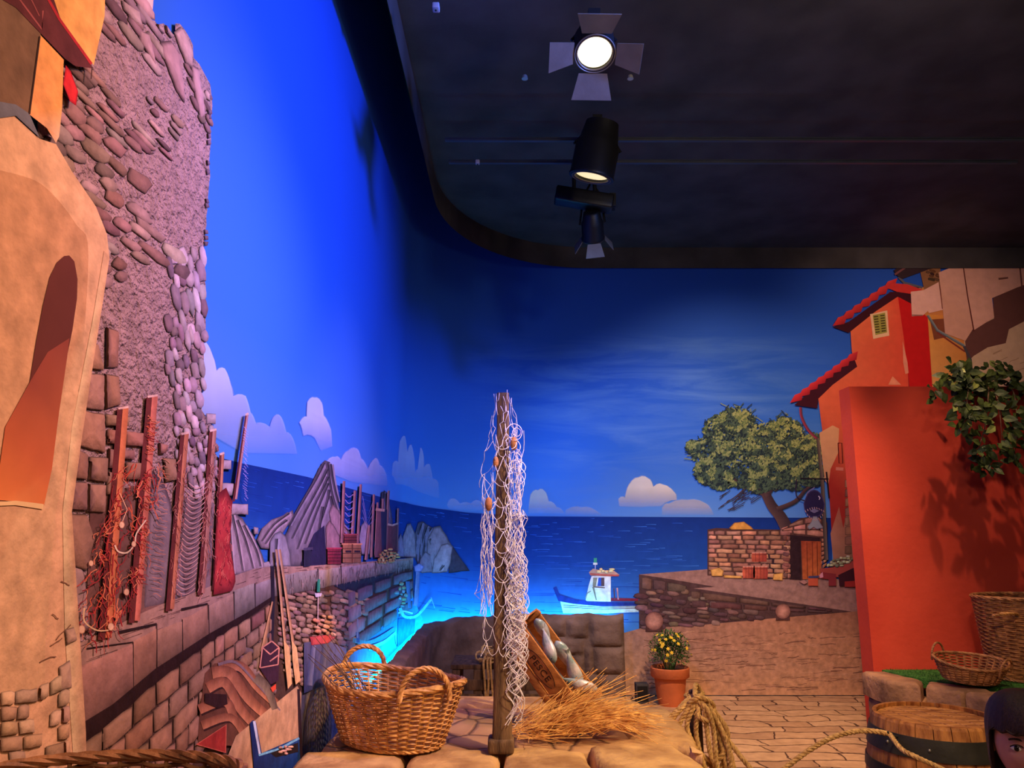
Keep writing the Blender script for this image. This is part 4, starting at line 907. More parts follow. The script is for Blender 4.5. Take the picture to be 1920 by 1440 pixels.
for j in range(nz): mb.f.append((ns*W_+j,B0+ns*W_+j,B0+ns*W_+j+1,ns*W_+j+1)); mb.f.append((j,j+1,B0+j+1,B0+j))
mb.build('wall_body',M_darkstone,low)
mb=MB(); P=[Vector((*S2W(S0+.02+(SE-.10-S0)*k/60,0,.10)[:2],.655)) for k in range(61)]
mb.tube(P,.012,6); led=mb.build('led_strip',emis('cyan_led_glow',(.0,.45,1),95)); tag(led,'cyan glowing LED strip hidden behind the low stone wall','light strip')
mb=MB()
for k in range(0,61,5): 
    p_=P[k]; mb.box((p_.x-.02,p_.y-.02,0),(p_.x+.02,p_.y+.02,.645))
led_b=mb.build('bracket',M_black,led)
# ---------- stone platform
plat=thing('stone_platform','raised stone platform with pale worn coping slabs carrying the basket and net pole','platform',(0,3.6,0))
mb=MB(); mb.slab([(-.84,2.7),(.74,2.75),(.76,4.1),(.3,4.28),(-.55,4.3),(-.84,4.2)],0,.53,.01); mb.build('core',M_stone,plat)
def flagmat():
    m,n,l,b=new_mat('flagstone'); b.inputs['Roughness'].default_value=.8
    tc=n.new('ShaderNodeTexCoord'); nz_=n.new('ShaderNodeTexNoise'); nz_.inputs['Scale'].default_value=6; l.new(tc.outputs['Object'],nz_.inputs['Vector'])
    ad=n.new('ShaderNodeVectorMath'); ad.operation='MULTIPLY_ADD'; ad.inputs[1].default_value=(.06,.06,0); l.new(nz_.outputs['Color'],ad.inputs[0]); l.new(tc.outputs['Object'],ad.inputs[2])
    vo=n.new('ShaderNodeTexVoronoi'); vo.feature='DISTANCE_TO_EDGE'; vo.inputs['Scale'].default_value=5.2; l.new(ad.outputs[0],vo.inputs['Vector'])
    r=n.new('ShaderNodeValToRGB'); r.color_ramp.elements[0].position=0; r.color_ramp.elements[0].color=(*lin((92,62,42)),1); r.color_ramp.elements[1].position=.06; r.color_ramp.elements[1].color=(*lin((178,134,96)),1)
    q=r.color_ramp.elements.new(.5); q.color=(*lin((196,152,108)),1)
    l.new(vo.outputs[0],r.inputs[0]); l.new(r.outputs[0],b.inputs['Base Color'])
    bp=n.new('ShaderNodeBump'); bp.inputs['Strength'].default_value=.6; bp.inputs['Distance'].default_value=.01
    mr=n.new('ShaderNodeMapRange'); mr.inputs[2].default_value=.08; l.new(vo.outputs[0],mr.inputs[0]); l.new(mr.outputs[0],bp.inputs['Height']); l.new(bp.outputs[0],b.inputs['Normal'])
    return m
mb=MB(); mb.slab([(-.8,3.3),(.5,3.35),(.56,4.05),(-.5,4.15),(-.8,4.1)],.5,.585,.01,.01); mb.build('flagstone_top',flagmat(),plat)
COP=[([(-.86,2.7),(-.42,2.72),(-.44,3.36),(-.86,3.3)],.6),([(-.40,2.72),(-.06,2.7),(-.05,3.36),(-.42,3.37)],.597),([(-.04,2.7),(.34,2.72),(.30,3.30),(.1,3.38),(-.03,3.36)],.602),
([(.36,2.72),(.70,2.7),(.735,3.1),(.68,3.36),(.50,3.44),(.32,3.34)],.615),([(.52,3.47),(.70,3.38),(.755,3.2),(.80,3.5),(.80,4.02),(.70,4.14),(.42,4.10),(.44,3.8),(.50,3.62)],.605),([(.40,4.12),(.68,4.16),(.62,4.32),(.34,4.34)],.6),([(.0,4.08),(.38,4.1),(.33,4.34),(.02,4.34)],.598),([(-.42,4.1),(-.02,4.08),(0,4.34),(-.4,4.35)],.6),([(-.84,4.1),(-.44,4.1),(-.42,4.35),(-.84,4.33)],.597)]
for q,z in COP:
    mb=MB(); mb.slab(q,.44,z,.035,.012); mb.build('coping_stone',M_stone2,plat)
R2=random.Random(3)
for row,(z0,z1) in enumerate(((0,.22),(.225,.435))):
    y=2.72
    while y<4.1:
        L=R2.uniform(.28,.46); L=min(L,4.16-y)
        mb=MB(); mb.rbox((.10,L-.012,z1-z0-.008),.03,4,.006,y,T(.765,y+L/2,(z0+z1)/2)); mb.build('side_stone',M_stone2,plat); y+=L
# front + back face stones 
for (yy) in (2.74,4.27):
    x=-.84
    while x<.66:
        L=min(R2.uniform(.3,.5),.70-x); mb=MB(); mb.rbox((L-.012,.10,.42),.03,4,.006,x,T(x+L/2,yy,.215)); mb.build('side_stone',M_stone,plat); x+=L
# ---------- woven baskets
def basket(name,label,center,rot,A,B,a,b,h,rows,nst,m,rim_r=.014,saddle=0,handles=(),hr=.09,hh=.1,strand=None,base=True,twigs=0,tilt=0):
    t=thing(name,label,'basket',center)
    M=T(*center)@RX(tilt)@RZ(rot)
    def ring(t_,N,off=0,zz=None):
        aa=a+(A-a)*t_**.85+off; bb=b+(B-b)*t_**.85+off
        return [(aa*math.cos(2*PI*k/N),bb*math.sin(2*PI*k/N),(h*t_ if zz is None else zz)+saddle*t_*abs(math.cos(2*PI*k/N))**2.5) for k in range(N)]
    mb=MB(); N=nst*4; d=.0045; sr=strand or h/rows*.43
    for r in range(rows):
        t_=(r+.5)/rows; aa=a+(A-a)*t_**.85; bb=b+(B-b)*t_**.85; P_=[]
        for k in range(N):
            th=2*PI*k/N; o_=d*math.sin(th*nst/2+PI*(r%2))*1.0+.0006*R.random()
            P_.append(((aa+o_)*math.cos(th),(bb+o_)*math.sin(th),h*t_+saddle*t_*abs(math.cos(th))**2.5+sr*.35*math.sin(th*nst/2+PI*(r%2)+1)))
        mb.tube([M@Vector(q) for q in P_],sr,5,closed=True)
    mb.build('woven_side',m,t)
    mb=MB()
    for k in range(nst):
        th=2*PI*(k+.0)/nst; P_=[((a+(A-a)*t_**.85)*math.cos(th),(b+(B-b)*t_**.85)*math.sin(th),h*t_+saddle*t_*abs(math.cos(th))**2.5) for t_ in [i/8 for i in range(9)]]
        mb.tube([M@Vector(q) for q in P_],.0035,5)
    mb.build('stakes',m,t)
    mb=MB(); rp=[M@Vector(q) for q in ring(1,96)]; rope(mb,rp+[rp[0]],rim_r,15,rim_r*.8,4,5); mb.build('rim',m,t)
    mb=MB(); rp=[M@Vector(q) for q in ring(0,80,.004,rim_r*.7)]; rope(mb,rp+[rp[0]],rim_r*.75,7,rim_r*.8,3,5); mb.build('foot_rim',m,t)
    mb=MB(); mb.lathe([(0,.012),(a*.97,.012),(a*.99,.004),(0,.003)],32,M@Matrix.Diagonal((1,b/a,1,1)),cap=False); mb.build('base',m,t)
    for ang in handles:
        th=math.radians(ang); c=Vector((A*math.cos(th),B*math.sin(th),h+saddle*abs(math.cos(th))**2.5)); tn=Vector((-A*math.sin(th),B*math.cos(th),0)).normalized(); nn=Vector((math.cos(th),math.sin(th),0))
        P_=[]
        for k in range(17):
            u=PI*k/16; P_.append(M@(c+tn*hr*math.cos(u)*-1+Vector((0,0,-.04+(hh+.04)*math.sin(u)**.8))+nn*.01*math.sin(u)))
        mb=MB(); rope(mb,P_,.012 if A>.25 else .007,6,.008 if A>.25 else .005,3,5); mb.build('handle',m,t)
    if twigs:
        mb=MB()
        for k in range(twigs):
            p0=Vector((-A*.45+R.uniform(-.05,.05),R.uniform(-.1,.05),h*.35)); p2=Vector((-A*.95+R.uniform(-.12,.06),R.uniform(-.02,.12),h+R.uniform(.06,.22)))
            p1=(p0+p2)/2+Vector((.03,0,.03)); mb.tube([M@v for v in smooth([p0,p1,p2],5)],[.0022*(1-i/14) +.0006 for i in range(11)],4)
        mb.build('twigs',M_wood,t)
    return t
basket('wicker_basket','large golden wicker basket with two looped handles on the stone platform',(-.515,3.43,.606),-38,.345,.25,.245,.175,.235,27,38,M_wicker,.014,.03,(155,-28),.10,.085,twigs=0)
basket('wicker_basket','dark brown wicker basket cropped at the bottom left corner near the viewer',(-.60,1.17,.972),4,.205,.12,.15,.09,.17,18,34,M_wicker_dark,.009,0,(),.05,.05)
mb=MB(); mb.rbox((.5,.36,.967),.02,5,.004,2,T(-.62,1.17,.4835)); tag(mb.build('stone_plinth',M_darkstone),'stone plinth under the near dark wicker basket','plinth')
basket('shallow_basket','shallow oval wicker basket with small handles on the green turf',(2.80,4.82,.592),-14,.205,.13,.15,.085,.11,14,28,M_wicker_dark,.009,.012,(140,-40),.055,.06,tilt=14)
basket('wicker_hamper','tall brown wicker hamper standing on the turf against the red partition',(3.33,5.0,.562),0,.33,.24,.27,.2,.50,40,30,M_wicker_dark,.013,0,(),.05,.05)
o=[c for c in bpy.data.objects if c.name=='wicker_hamper'][0]
mb=MB(); M=T(3.33,5.0,.562); c=Vector((-.27,-.155,.40)); P_=[M@(c+Vector((.075*math.cos(PI*k/12)*-1,-.02-.045*math.sin(PI*k/12),.02*math.sin(PI*k/12)))) for k in range(13)]
rope(mb,P_,.009,6,.006,3,5); mb.build('handle',M_wicker,o)
# loose twigs in the big basket
tw=None
mb=MB()
for k in range(16):
    p0=Vector((-.60+R.uniform(-.06,.06),3.40+R.uniform(-.08,.05),.63)); p2=Vector((-.80+R.uniform(-.05,.06),3.30+R.uniform(-.08,.12),.93+R.uniform(-.02,.14)))
    p1=(p0+p2)/2+Vector((.03,0,.02)); mb.tube(smooth([p0,p1,p2],5),[.0024*(1-i/14)+.0005 for i in range(11)],4)
tag(mb.build('twigs',M_wood),'thin dry twigs poking out of the large golden basket','twigs',kind='stuff')
# ---------- net pole
PX,PY=-.040,3.29
pole=thing('wooden_pole','tall weathered square wooden post rising from the platform edge, draped with net','post',(PX,PY,.6))
mb=MB(); n=16; zs=[.60,.68]+[.7+1.39*k/n for k in range(n+1)]
vs=[];fs=[]
for i,z in enumerate(zs):
    t_=(z-.6)/1.49; hw=.041-.015*t_; hw*=1+.05*noise.noise(Vector((0,0,z*4)))
    ox=.006*noise.noise(Vector((z*3,1,0)))
    ch=hw*.25
    for a_,b_ in ((-hw+ch,-hw),(hw-ch,-hw),(hw,-hw+ch),(hw,hw-ch),(hw-ch,hw),(-hw+ch,hw),(-hw,hw-ch),(-hw,-hw+ch)): vs.append((PX+ox+a_,PY+b_,z))
for i in range(len(zs)-1):
    for k in range(8): fs.append((i*8+k,i*8+(k+1)%8,(i+1)*8+(k+1)%8,(i+1)*8+k))
fs.append(tuple((len(zs)-1)*8+k for k in range(8))); fs.append(tuple(range(7,-1,-1)))
mb.add(vs,fs); mb.build('shaft',M_wood,pole)
mb=MB(); mb.rbox((.105,.10,.055),.012,3,.003,1,T(PX-.005,PY,.628)); mb.build('foot_block',M_wood,pole)
# net
net=thing('fishing_net','pale tangled fishing net hanging down the tall wooden post','net',(PX,PY,2.09))
RN2=random.Random(11)
def npos(i,j,cols,rowsn,z0,z1):
    t_=j/rowsn; a_=-PI*.98+PI*1.05*i/cols-.1; z=z0+(z1-z0)*t_
    rr=.034+.050*min(1,t_*2.2); rr*=1+.7*noise.noise(Vector((i*.9+.3,j*.5,5)))
    return Vector((PX+rr*math.cos(a_)*1.05,PY+rr*math.sin(a_)*.9,z+.030*noise.noise(Vector((i*1.3,j*1.7,2.5)))))
mb=MB(); cols,rown=6,22
for j in range(rown):
    for i in range(cols+1):
        p0=npos(i+(j%2)*.5,j,cols,rown,2.085,.98)
        for di in (0,-1 if j%2==0 else 1):
            i2=i+di
            if not 0<=i2<=cols: continue
            p1=npos(i2+((j+1)%2)*.5,j+1,cols,rown,2.085,.98)
            if RN2.random()<.2: continue
            m_=(p0+p1)/2+Vector((RN2.uniform(-.008,.008),RN2.uniform(-.012,0),-RN2.uniform(.004,.016)))
            mb.tube(smooth([p0,m_,p1],3),.0013,4,cap=False)
mb.build('mesh_wrap',M_twine,net)
mb=MB()
for k in range(34):   # long bundle on the right side
    x0=PX+RN2.uniform(.026,.085); y0=PY-RN2.uniform(.03,.07); z0=RN2.uniform(1.25,1.92); z1=RN2.uniform(.76,1.10) if k%4 else RN2.uniform(.70,.78)
    P_=[Vector((x0+RN2.uniform(-.012,.012)+(.02*math.sin(q*3)),y0+RN2.uniform(-.012,.012),z0+(z1-z0)*q/14)) for q in range(15)]
    mb.tube(smooth(P_,3),.0018,4,cap=False)
for k in range(16):   # left side strands
    x0=PX-RN2.uniform(.04,.085); y0=PY-RN2.uniform(.0,.06); z0=RN2.uniform(1.45,1.75); z1=RN2.uniform(1.12,1.28)
    P_=[Vector((x0+RN2.uniform(-.012,.012),y0+RN2.uniform(-.01,.01),z0+(z1-z0)*q/9)) for q in range(10)]
    mb.tube(smooth(P_,3),.0016,4,cap=False)
mb.build('hanging_strands',M_twine,net)
mb=MB()
for k in range(46):   # loops sticking out on the right
    z=RN2.uniform(1.15,1.95); z=z if k%3 else RN2.uniform(1.02,1.2); r0=RN2.uniform(.018,.045); cx=PX+.05+RN2.uniform(-.015,.03); cy=PY-RN2.uniform(.02,.07)
    if k<10: r0*=.7
    P_=[Vector((cx+r0*math.cos(a_),cy+.4*r0*math.sin(a_*1.3),z+r0*1.1*math.sin(a_))) for a_ in [2*PI*RN2.uniform(.8,1)*q/12-1.5 for q in range(13)]]
    mb.tube(smooth(P_,3),.0017,4,cap=False)
for z in (1.86,1.70,1.61,1.52,1.42,1.30): # drooping swags in front
    P_=[Vector((PX-.04,PY-.045,z)),Vector((PX-.012,PY-.058,z-.024)),Vector((PX+.018,PY-.056,z-.02)),Vector((PX+.045,PY-.045,z+.01))]; mb.tube(smooth(P_,6),.0018,4,cap=False)
for p0,p1 in (((.02,-.06,1.14),(.085,-.08,1.118)),((.02,-.06,1.16),(.10,-.03,1.20)),((.04,-.05,1.552),(.095,-.05,1.552))): mb.tube([Vector((PX,PY,0))+Vector(p0),Vector((PX,PY,0))+Vector(p1)],.003,5)
mb.build('loose_loops',M_twine,net)
for x,z,s_ in ((.048,1.86,.016),(-.06,1.60,.016),(-.03,1.78,.013)):
    mb=MB(); mb.ball((PX+x,PY-.055,z),(s_,s_*.8,s_*1.9),12); mb.build('cork_float',M_wood_light,net)
# ---------- straw bundle
mb=MB(); RS=random.Random(5)
for k in range(300):
    t_=RS.random(); bx=.02+RS.uniform(-.03,.16)+(.12*RS.random()); by=3.55+RS.uniform(-.12,.14); z0=.61+RS.uniform(0,.06)
    ang=RS.gauss(.48,.30); L=RS.uniform(.16,.46); 
    ex=bx+L*math.cos(ang); ez=z0+L*math.sin(ang)*.62; ey=by+RS.uniform(-.1,.12)
    ez=max(ez,.615)
    p1=Vector(((bx+ex)/2,(by+ey)/2,(z0+ez)/2+RS.uniform(-.01,.03)))
    mb.tube(smooth([(bx,by,z0),p1,(ex,ey,ez)],4),RS.uniform(.0010,.0019),4,cap=False)
for k in range(120):
    bx=.30+RS.uniform(-.1,.1); by=3.55+RS.uniform(-.15,.1); ang=RS.gauss(-.1,.35); L=RS.uniform(.15,.36)
    ex,ey=bx+L*math.cos(ang),by+L*math.sin(ang); ez=.63+RS.uniform(0,.05)
    mb.tube(smooth([(bx,by,.62+RS.uniform(0,.05)),((bx+ex)/2,(by+ey)/2,.66+RS.uniform(0,.04)),(ex,ey,ez)],4),.0015,4,cap=False)
for k in range(90):
    bx=-.0+RS.uniform(-.03,.14); by=3.5+RS.uniform(-.1,.1); ex=bx+RS.uniform(-.03,.3); ey=by+RS.uniform(-.12,.12)
    mb.tube([(bx,by,.612+RS.random()*.02),(ex,ey,.615+RS.random()*.03)],.0016,4,cap=False)
tag(mb.build('straw_pile',M_straw),'golden straw fanned out at the foot of the post','straw',kind='stuff')
# ---------- tilted crate with fish
CL,CW_,CH=.45,.18,.15   # along, across opening, depth
cc=Vector((.165,3.72,.875))
CM=T(*cc)@RZ(-12)@RY(52)@RX(20)
# local: x along length, -y = front side panel outward, z = open top direction
cr=thing('fish_crate','tilted orange wooden crate stencilled with a fish, resting in the straw','crate',tuple(cc))
def part(name,a_,b_,m=M_wood_light,parent=cr,lab=None):
    mb=MB(); s=[b_[i]-a_[i] for i in range(3)]; mb.rbox(s,min(s)*.3,2,0,0,CM@T(*[(a_[i]+b_[i])/2 for i in range(3)])); o_=mb.build(name,m,parent)
    if lab: o_['label']=lab
    return o_
h2,w2,l2=CH/2,CW_/2,CL/2
fp=part('side_board',(-l2,-w2-.005,-h2+.045),(l2,-w2+.005,h2)); part('side_board',(-l2,-w2-.005,-h2),(l2,-w2+.005,-h2+.035))
part('side_board',(-l2,w2-.005,-h2+.045),(l2,w2+.005,h2)); part('side_board',(-l2,w2-.005,-h2),(l2,w2+.005,-h2+.035))
for sx in (-1,1):
    x0=sx*l2; part('end_board',(min(x0,x0-sx*.01),-w2+.005,-h2),(max(x0,x0-sx*.01),w2-.005,h2))
    for sy in (-1,1): part('corner_post',(min(x0-sx*.012,x0-sx*.034),sy*(w2-.012)-.007,-h2),(max(x0-sx*.012,x0-sx*.034),sy*(w2-.012)+.007,h2+.012))
for k in range(3): part('bottom_slat',(-l2,-w2+.055*k+.003,-h2-.008),(l2,-w2+.055*k+.048,-h2))
# stencil lettering on the front panel
def text(body,size,m,M,parent,name,ext=.0008):
    cu=bpy.data.curves.new('t','FONT'); cu.body=body; cu.size=size; cu.align_x='CENTER'; cu.align_y='CENTER'; cu.extrude=ext; cu.space_character=1.1
    to=bpy.data.objects.new('t',cu); COL.objects.link(to); bpy.context.view_layer.update()
    me=bpy.data.meshes.new_from_object(to.evaluated_get(bpy.context.evaluated_depsgraph_get())); bpy.data.objects.remove(to)
    mb=MB(); mb.add([tuple(v.co) for v in me.vertices],[tuple(f.vertices) for f in me.polygons],M); bpy.data.meshes.remove(me)
    return mb.build(name,m,parent,smooth=False)
M_ink=mat('stencil_ink',(52,26,18),.8,20,.1,0)
text('PESCE',.047,M_ink,CM@T(.0,-w2-.0058,.012)@RX(90),fp,'lettering')
mb=MB(); P_=[CM@Vector((.0+.105*math.cos(a_),-w2-.006,.012+.036*math.sin(a_))) for a_ in [PI*.92-PI*.84*q/16 for q in range(17)]]; mb.tube(P_,.0016,4)
P_=[CM@Vector((.0+.105*math.cos(a_),-w2-.006,.012+.036*math.sin(a_))) for a_ in [-PI*.92+PI*.84*q/16 for q in range(17)]]; mb.tube(P_,.0016,4)
mb.tube([CM@Vector(v) for v in ((-.103,-w2-.006,.018),(-.125,-w2-.006,.034),(-.123,-w2-.006,-.012),(-.103,-w2-.006,.004))],.0016,4); mb.build('fish_emblem',M_ink,fp)
# fish
M_fish=mat('silver_fish_skin',(206,198,214),.3,14,.35,.15,60,metal=.1,spec=.6,c2=(120,150,160))
M_fisheye=mat('fish_eye',(20,20,24),.2,5,0,0)
def fish(M,L,label):
    t=bpy.data.objects.new('fish',None); COL.objects.link(t); t.location=M.translation; tag(t,label,'fish','fish in the tilted crate')
    mb=MB(); n=14; m_=14; vs=[];fs=[]
    for i in range(n+1):
        u=i/n; h_=.5*(math.sin(PI*min(1,u*1.02)**.7)**.8)*.38*L+.012*L; w_=h_*.62; cx=(u-.5)*L; bend=.05*L*math.sin(u*2.6)
        for k in range(m_): a_=2*PI*k/m_; vs.append((cx,w_*math.cos(a_)+bend,h_*math.sin(a_)))
    for i in range(n):
        for k in range(m_): fs.append((i*m_+k,i*m_+(k+1)%m_,(i+1)*m_+(k+1)%m_,(i+1)*m_+k))
    fs+=[tuple(range(m_-1,-1,-1)),tuple(n*m_+k for k in range(m_))]
    mb.add(vs,fs,M); mb.build('body',M_fish,t)
    e=.5*L; b_=.026*L
    mb=MB(); mb.add([(e-.02*L,b_-.004,.02*L),(e-.02*L,b_+.004,-.02*L),(e+.16*L,b_,.14*L),(e+.10*L,b_+.003,0),(e+.16*L,b_,-.14*L)],[(0,2,3),(0,3,1),(1,3,4),(3,2,0),(1,3,0),(4,3,1)],M); mb.build('tail',M_fish,t)
    mb=MB()
    for s_ in (-1,1): mb.ball((-.36*L,s_*.075*L+.035*L,.03*L),.018*L,8,M)
    mb.build('eye',M_fisheye,t); return t
FL=['topmost silver fish near the upper end of the tilted crate','silver fish second from the top in the tilted crate','pinkish silver fish at the middle of the tilted crate','fat silver fish bulging over the crate rim','bright silver fish sticking out of the low end of the crate']
for k,(x,y,z,ry,rz,L) in enumerate(((-.12,.02,h2-.005,20,20,.15),(-.05,-.02,h2+.0,-10,160,.16),(.03,.02,h2+.01,15,10,.17),(.10,.0,h2+.022,-25,190,.17),(.165,-.02,h2+.015,28,200,.17))):
    fish(CM@T(x,y,z)@RZ(rz)@RY(ry),L,FL[k])
# ---------- pallet bench with rope pile behind
bx,by=-.17,5.98
be=thing('wooden_bench','low old wooden plank bench against the curved low wall','bench',(bx,by,0))
def wb(name,a_,b_,parent,m=M_wood,rot=None,r=.006): 
    mb=MB(); s=[b_[i]-a_[i] for i in range(3)]; mb.rbox(s,r,3,.002,a_[0]*3,(rot or Matrix())@T(*[(a_[i]+b_[i])/2 for i in range(3)])); return mb.build(name,m,parent)
for k in range(4): wb('plank',(bx-.28,by-.22+k*.11,.48),(bx+.5,by-.115+k*.11,.515),be)
for px_ in (-.24,-.08,.42):
    for py_ in (-.2,.18): wb('leg',(bx+px_-.03,by+py_-.03,0),(bx+px_+.03,by+py_+.03,.48),be)
for z in (.14,.24,.34): wb('front_board',(bx-.24,by-.24,z),(bx+.46,by-.22,z+.075),be)
mb=MB(); RB=random.Random(8)
for k in range(24):
    c0=Vector((bx+.10+RB.uniform(-.12,.14),by-.05+RB.uniform(-.12,.12),.525+RB.uniform(0,.10))); r0=RB.uniform(.05,.11); tl=RB.uniform(-.5,.5)
    P_=[c0+Vector((r0*math.cos(a_),r0*.8*math.sin(a_),tl*r0*math.sin(a_)+.012*math.sin(3*a_))) for a_ in [2*PI*q/16 for q in range(17)]]
    P_=[Vector((v.x,v.y,max(v.z,.525))) for v in P_]; mb.tube(P_,.008,5)
for k in range(5): 
    x=bx-.02+.03*k+RB.uniform(-.01,.01); mb.tube(smooth([(x,by-.1,.58),(x-.02,by-.245,.54),(x-.01,by-.255,.40),(x+RB.uniform(-.03,.03),by-.25,.24)],5),.008,5)
tag(mb.build('rope_pile',M_rope),'heap of pale rope lying on the low wooden bench','rope')
# ---------- flower pot
fx,fy=1.375,6.86
pot=thing('flower_pot','terracotta pot with a bushy plant of small yellow flowers standing before the mural','potted plant',(fx,fy,0))
M_terra=mat('terracotta',(206,110,60),.75,5,.12,.1,50); M_leaf=mat('shrub_leaf',(70,104,40),.6,20,.3,0,c2=(36,62,22)); M_yel=mat('yellow_petal',(238,196,50),.6,10,.1,0); M_soil=mat('dark_soil',(50,34,24),.95,30,.3,.5,60)
mb=MB(); mb.lathe([(.0,.0),(.105,0),(.118,.05),(.138,.225),(.158,.228),(.166,.235),(.168,.305),(.160,.312),(.148,.305),(.142,.27),(0,.268)],40,T(fx,fy,0),cap=False); mb.build('pot',M_terra,pot)
mb=MB(); mb.lathe([(0,.272),(.145,.272),(.145,.262),(0,.262)],24,T(fx,fy,0),cap=False); mb.build('soil',M_soil,pot)
mb=MB(); RF=random.Random(4)
def leaf(mb,c,d,L,w_,up=None):
    d=d.normalized(); s_=d.cross(up or Vector((RF.uniform(-.4,.4),RF.uniform(-.4,.4),1))); s_=s_.normalized() if s_.length>1e-6 else Vector((1,0,0)); nrm=s_.cross(d)
    mb.add([c,c+d*L*.45+s_*w_+nrm*w_*.25,c+d*L-nrm*w_*.3,c+d*L*.45-s_*w_+nrm*w_*.25,c+d*L*.5],[(0,4,1),(1,4,2),(0,3,4),(3,2,4)])
for k in range(1500):
    th=RF.uniform(0,2*PI); ph=math.acos(RF.uniform(-.35,1)); r=.175*RF.uniform(.45,1.02); d=Vector((math.sin(ph)*math.cos(th),math.sin(ph)*math.sin(th),math.cos(ph)*1.1)); c0=Vector((fx,fy-.01,.42))+d*r
    if c0.z<.275: continue
    leaf(mb,c0,d+Vector((RF.uniform(-.7,.7),RF.uniform(-.7,.7),RF.uniform(-.4,.8))),RF.uniform(.018,.036),.007)
mb.build('foliage',M_leaf,pot,smooth=False)
mb=MB()
for k in range(24): th=2*PI*k/24; mb.tube(smooth([(fx+.03*math.cos(th),fy+.03*math.sin(th),.27),(fx+.06*math.cos(th),fy+.06*math.sin(th),.36),(fx+.12*math.cos(th),fy+.12*math.sin(th),.48)],3),.003,4)
mb.build('stems',M_leaf,pot)
for k in range(30):
    th=RF.uniform(PI*.95,PI*2.05); ph=RF.uniform(.5,1.75); d=Vector((math.sin(ph)*math.cos(th),math.sin(ph)*math.sin(th),math.cos(ph)*1.1)); c0=Vector((fx,fy-.01,.42))+d*.185
    mb=MB(); s_=d.orthogonal().normalized(); t2=d.cross(s_).normalized()
    for j in range(6):
        a_=2*PI*j/6; e1=s_*math.cos(a_)+t2*math.sin(a_); e2=s_*math.cos(a_+.5)+t2*math.sin(a_+.5); e0=s_*math.cos(a_-.5)+t2*math.sin(a_-.5)
        mb.add([c0,c0+e0*.010+d*.004,c0+e1*.019+d*.003,c0+e2*.010+d*.004],[(0,1,2,3)])
    mb.ball(tuple(c0+d*.003),.005,6); mb.build('flower',M_yel,pot)
# small black box
mb=MB(); mb.rbox((.11,.10,.165),.008,3,0,0,T(1.135,6.93,.0825)); o=mb.build('equipment_box',M_black); tag(o,'small black equipment box on the floor between the low wall and the flower pot','box')
mb=MB(); mb.box((1.09,6.878,.02),(1.18,6.882,.145)); mb.build('front_panel',M_lampblack,o)
# ---------- mooring stake with coil, and barrier rope
MX,MY=.905,3.93
mb=MB(); mb.tube([(MX,MY,0),(MX,MY,.3),(MX+.002,MY,.70)],[.036,.034,.03],14); o=mb.build('mooring_stake',M_wood); tag(o,'short round wooden stake beside the platform corner under the rope coil','stake')
mb=MB(); mb.ball((MX+.002,MY,.70),(.031,.031,.014),14); mb.build('stake_cap',M_wood,o)
coil=thing('rope_coil','thick pale hemp rope coiled and hanging in loops from the stake at the platform corner','rope',(MX,MY,.66))
RC2=random.Random(2)
loops=[(-.17,.30),(-.15,.26),(-.11,.33),(-.07,.24),(-.03,.35),(.02,.28),(.05,.34)]
for k,(ox,dp) in enumerate(loops):
    c0=Vector((MX,MY-.045-.012*k,.66)); w_=.045+.012*(k%3)
    b_=Vector((MX+ox*.35+.06,MY-.10-.013*k,.66-dp)); l_=Vector((MX+ox,MY-.09-.010*k,.62-dp*.22)); 
    P_=[c0+Vector((-.02,0,.03)),(c0+l_)/2+Vector((0,-.02,.045)),l_,(l_+b_)/2+Vector((-.015,-.01,-.02)),b_,b_+Vector((.05,-.005,.03)),Vector((MX+.085+.012*(k%4),MY-.09-.01*k,.66-dp*.45)),c0+Vector((.03,0,.02))]
    mb=MB(); rope(mb,smooth(P_,7),.0125,5,.009); mb.build('loop',M_rope,coil)
mb=MB(); P_=[Vector((MX+.042*math.cos(a_),MY+.042*math.sin(a_)-.0,.645+.012*a_/(2*PI)*2)) for a_ in [q*.35 for q in range(38)]]; rope(mb,P_,.012,5,.009)
P_=[Vector((MX-.06,MY-.1,.655)),Vector((MX-.02,MY-.13,.70)),Vector((MX+.04,MY-.12,.685)),Vector((MX+.07,MY-.09,.64)),Vector((MX+.02,MY-.15,.60)),Vector((MX-.03,MY-.13,.63))]; rope(mb,smooth(P_,6),.013,5,.009)
P_=[Vector((MX-.02,MY-.10,.70)),Vector((MX,MY-.04,.74)),Vector((MX+.03,MY+.0,.70)),Vector((MX+.03,MY-.05,.66))]; rope(mb,smooth(P_,6),.013,5,.009); mb.build('knot',M_rope,coil)
hk=onplane(1668,1376,Y=3.78)
P_=[Vector((MX+.06,MY-.10,.58)),onplane(1365,1388,Y=3.80),onplane(1400,1432,Y=3.75),onplane(1430,1462,Y=3.72),onplane(1465,1445,Y=3.72),onplane(1515,1408,Y=3.74),onplane(1565,1381,Y=3.76),onplane(1620,1370,Y=3.78),hk]
mb=MB(); rope(mb,smooth(P_,8),.0125,5,.009)
P_=[hk,onplane(1690,1404,Y=3.64),onplane(1715,1418,Y=3.58),onplane(1745,1432,Y=3.56),onplane(1790,1452,Y=3.55),onplane(1850,1470,Y=3.58)]
rope(mb,smooth(P_,8),.0115,5,.009); tag(mb.build('barrier_rope',M_rope),'sagging barrier rope running from the stake to the barrel','rope')
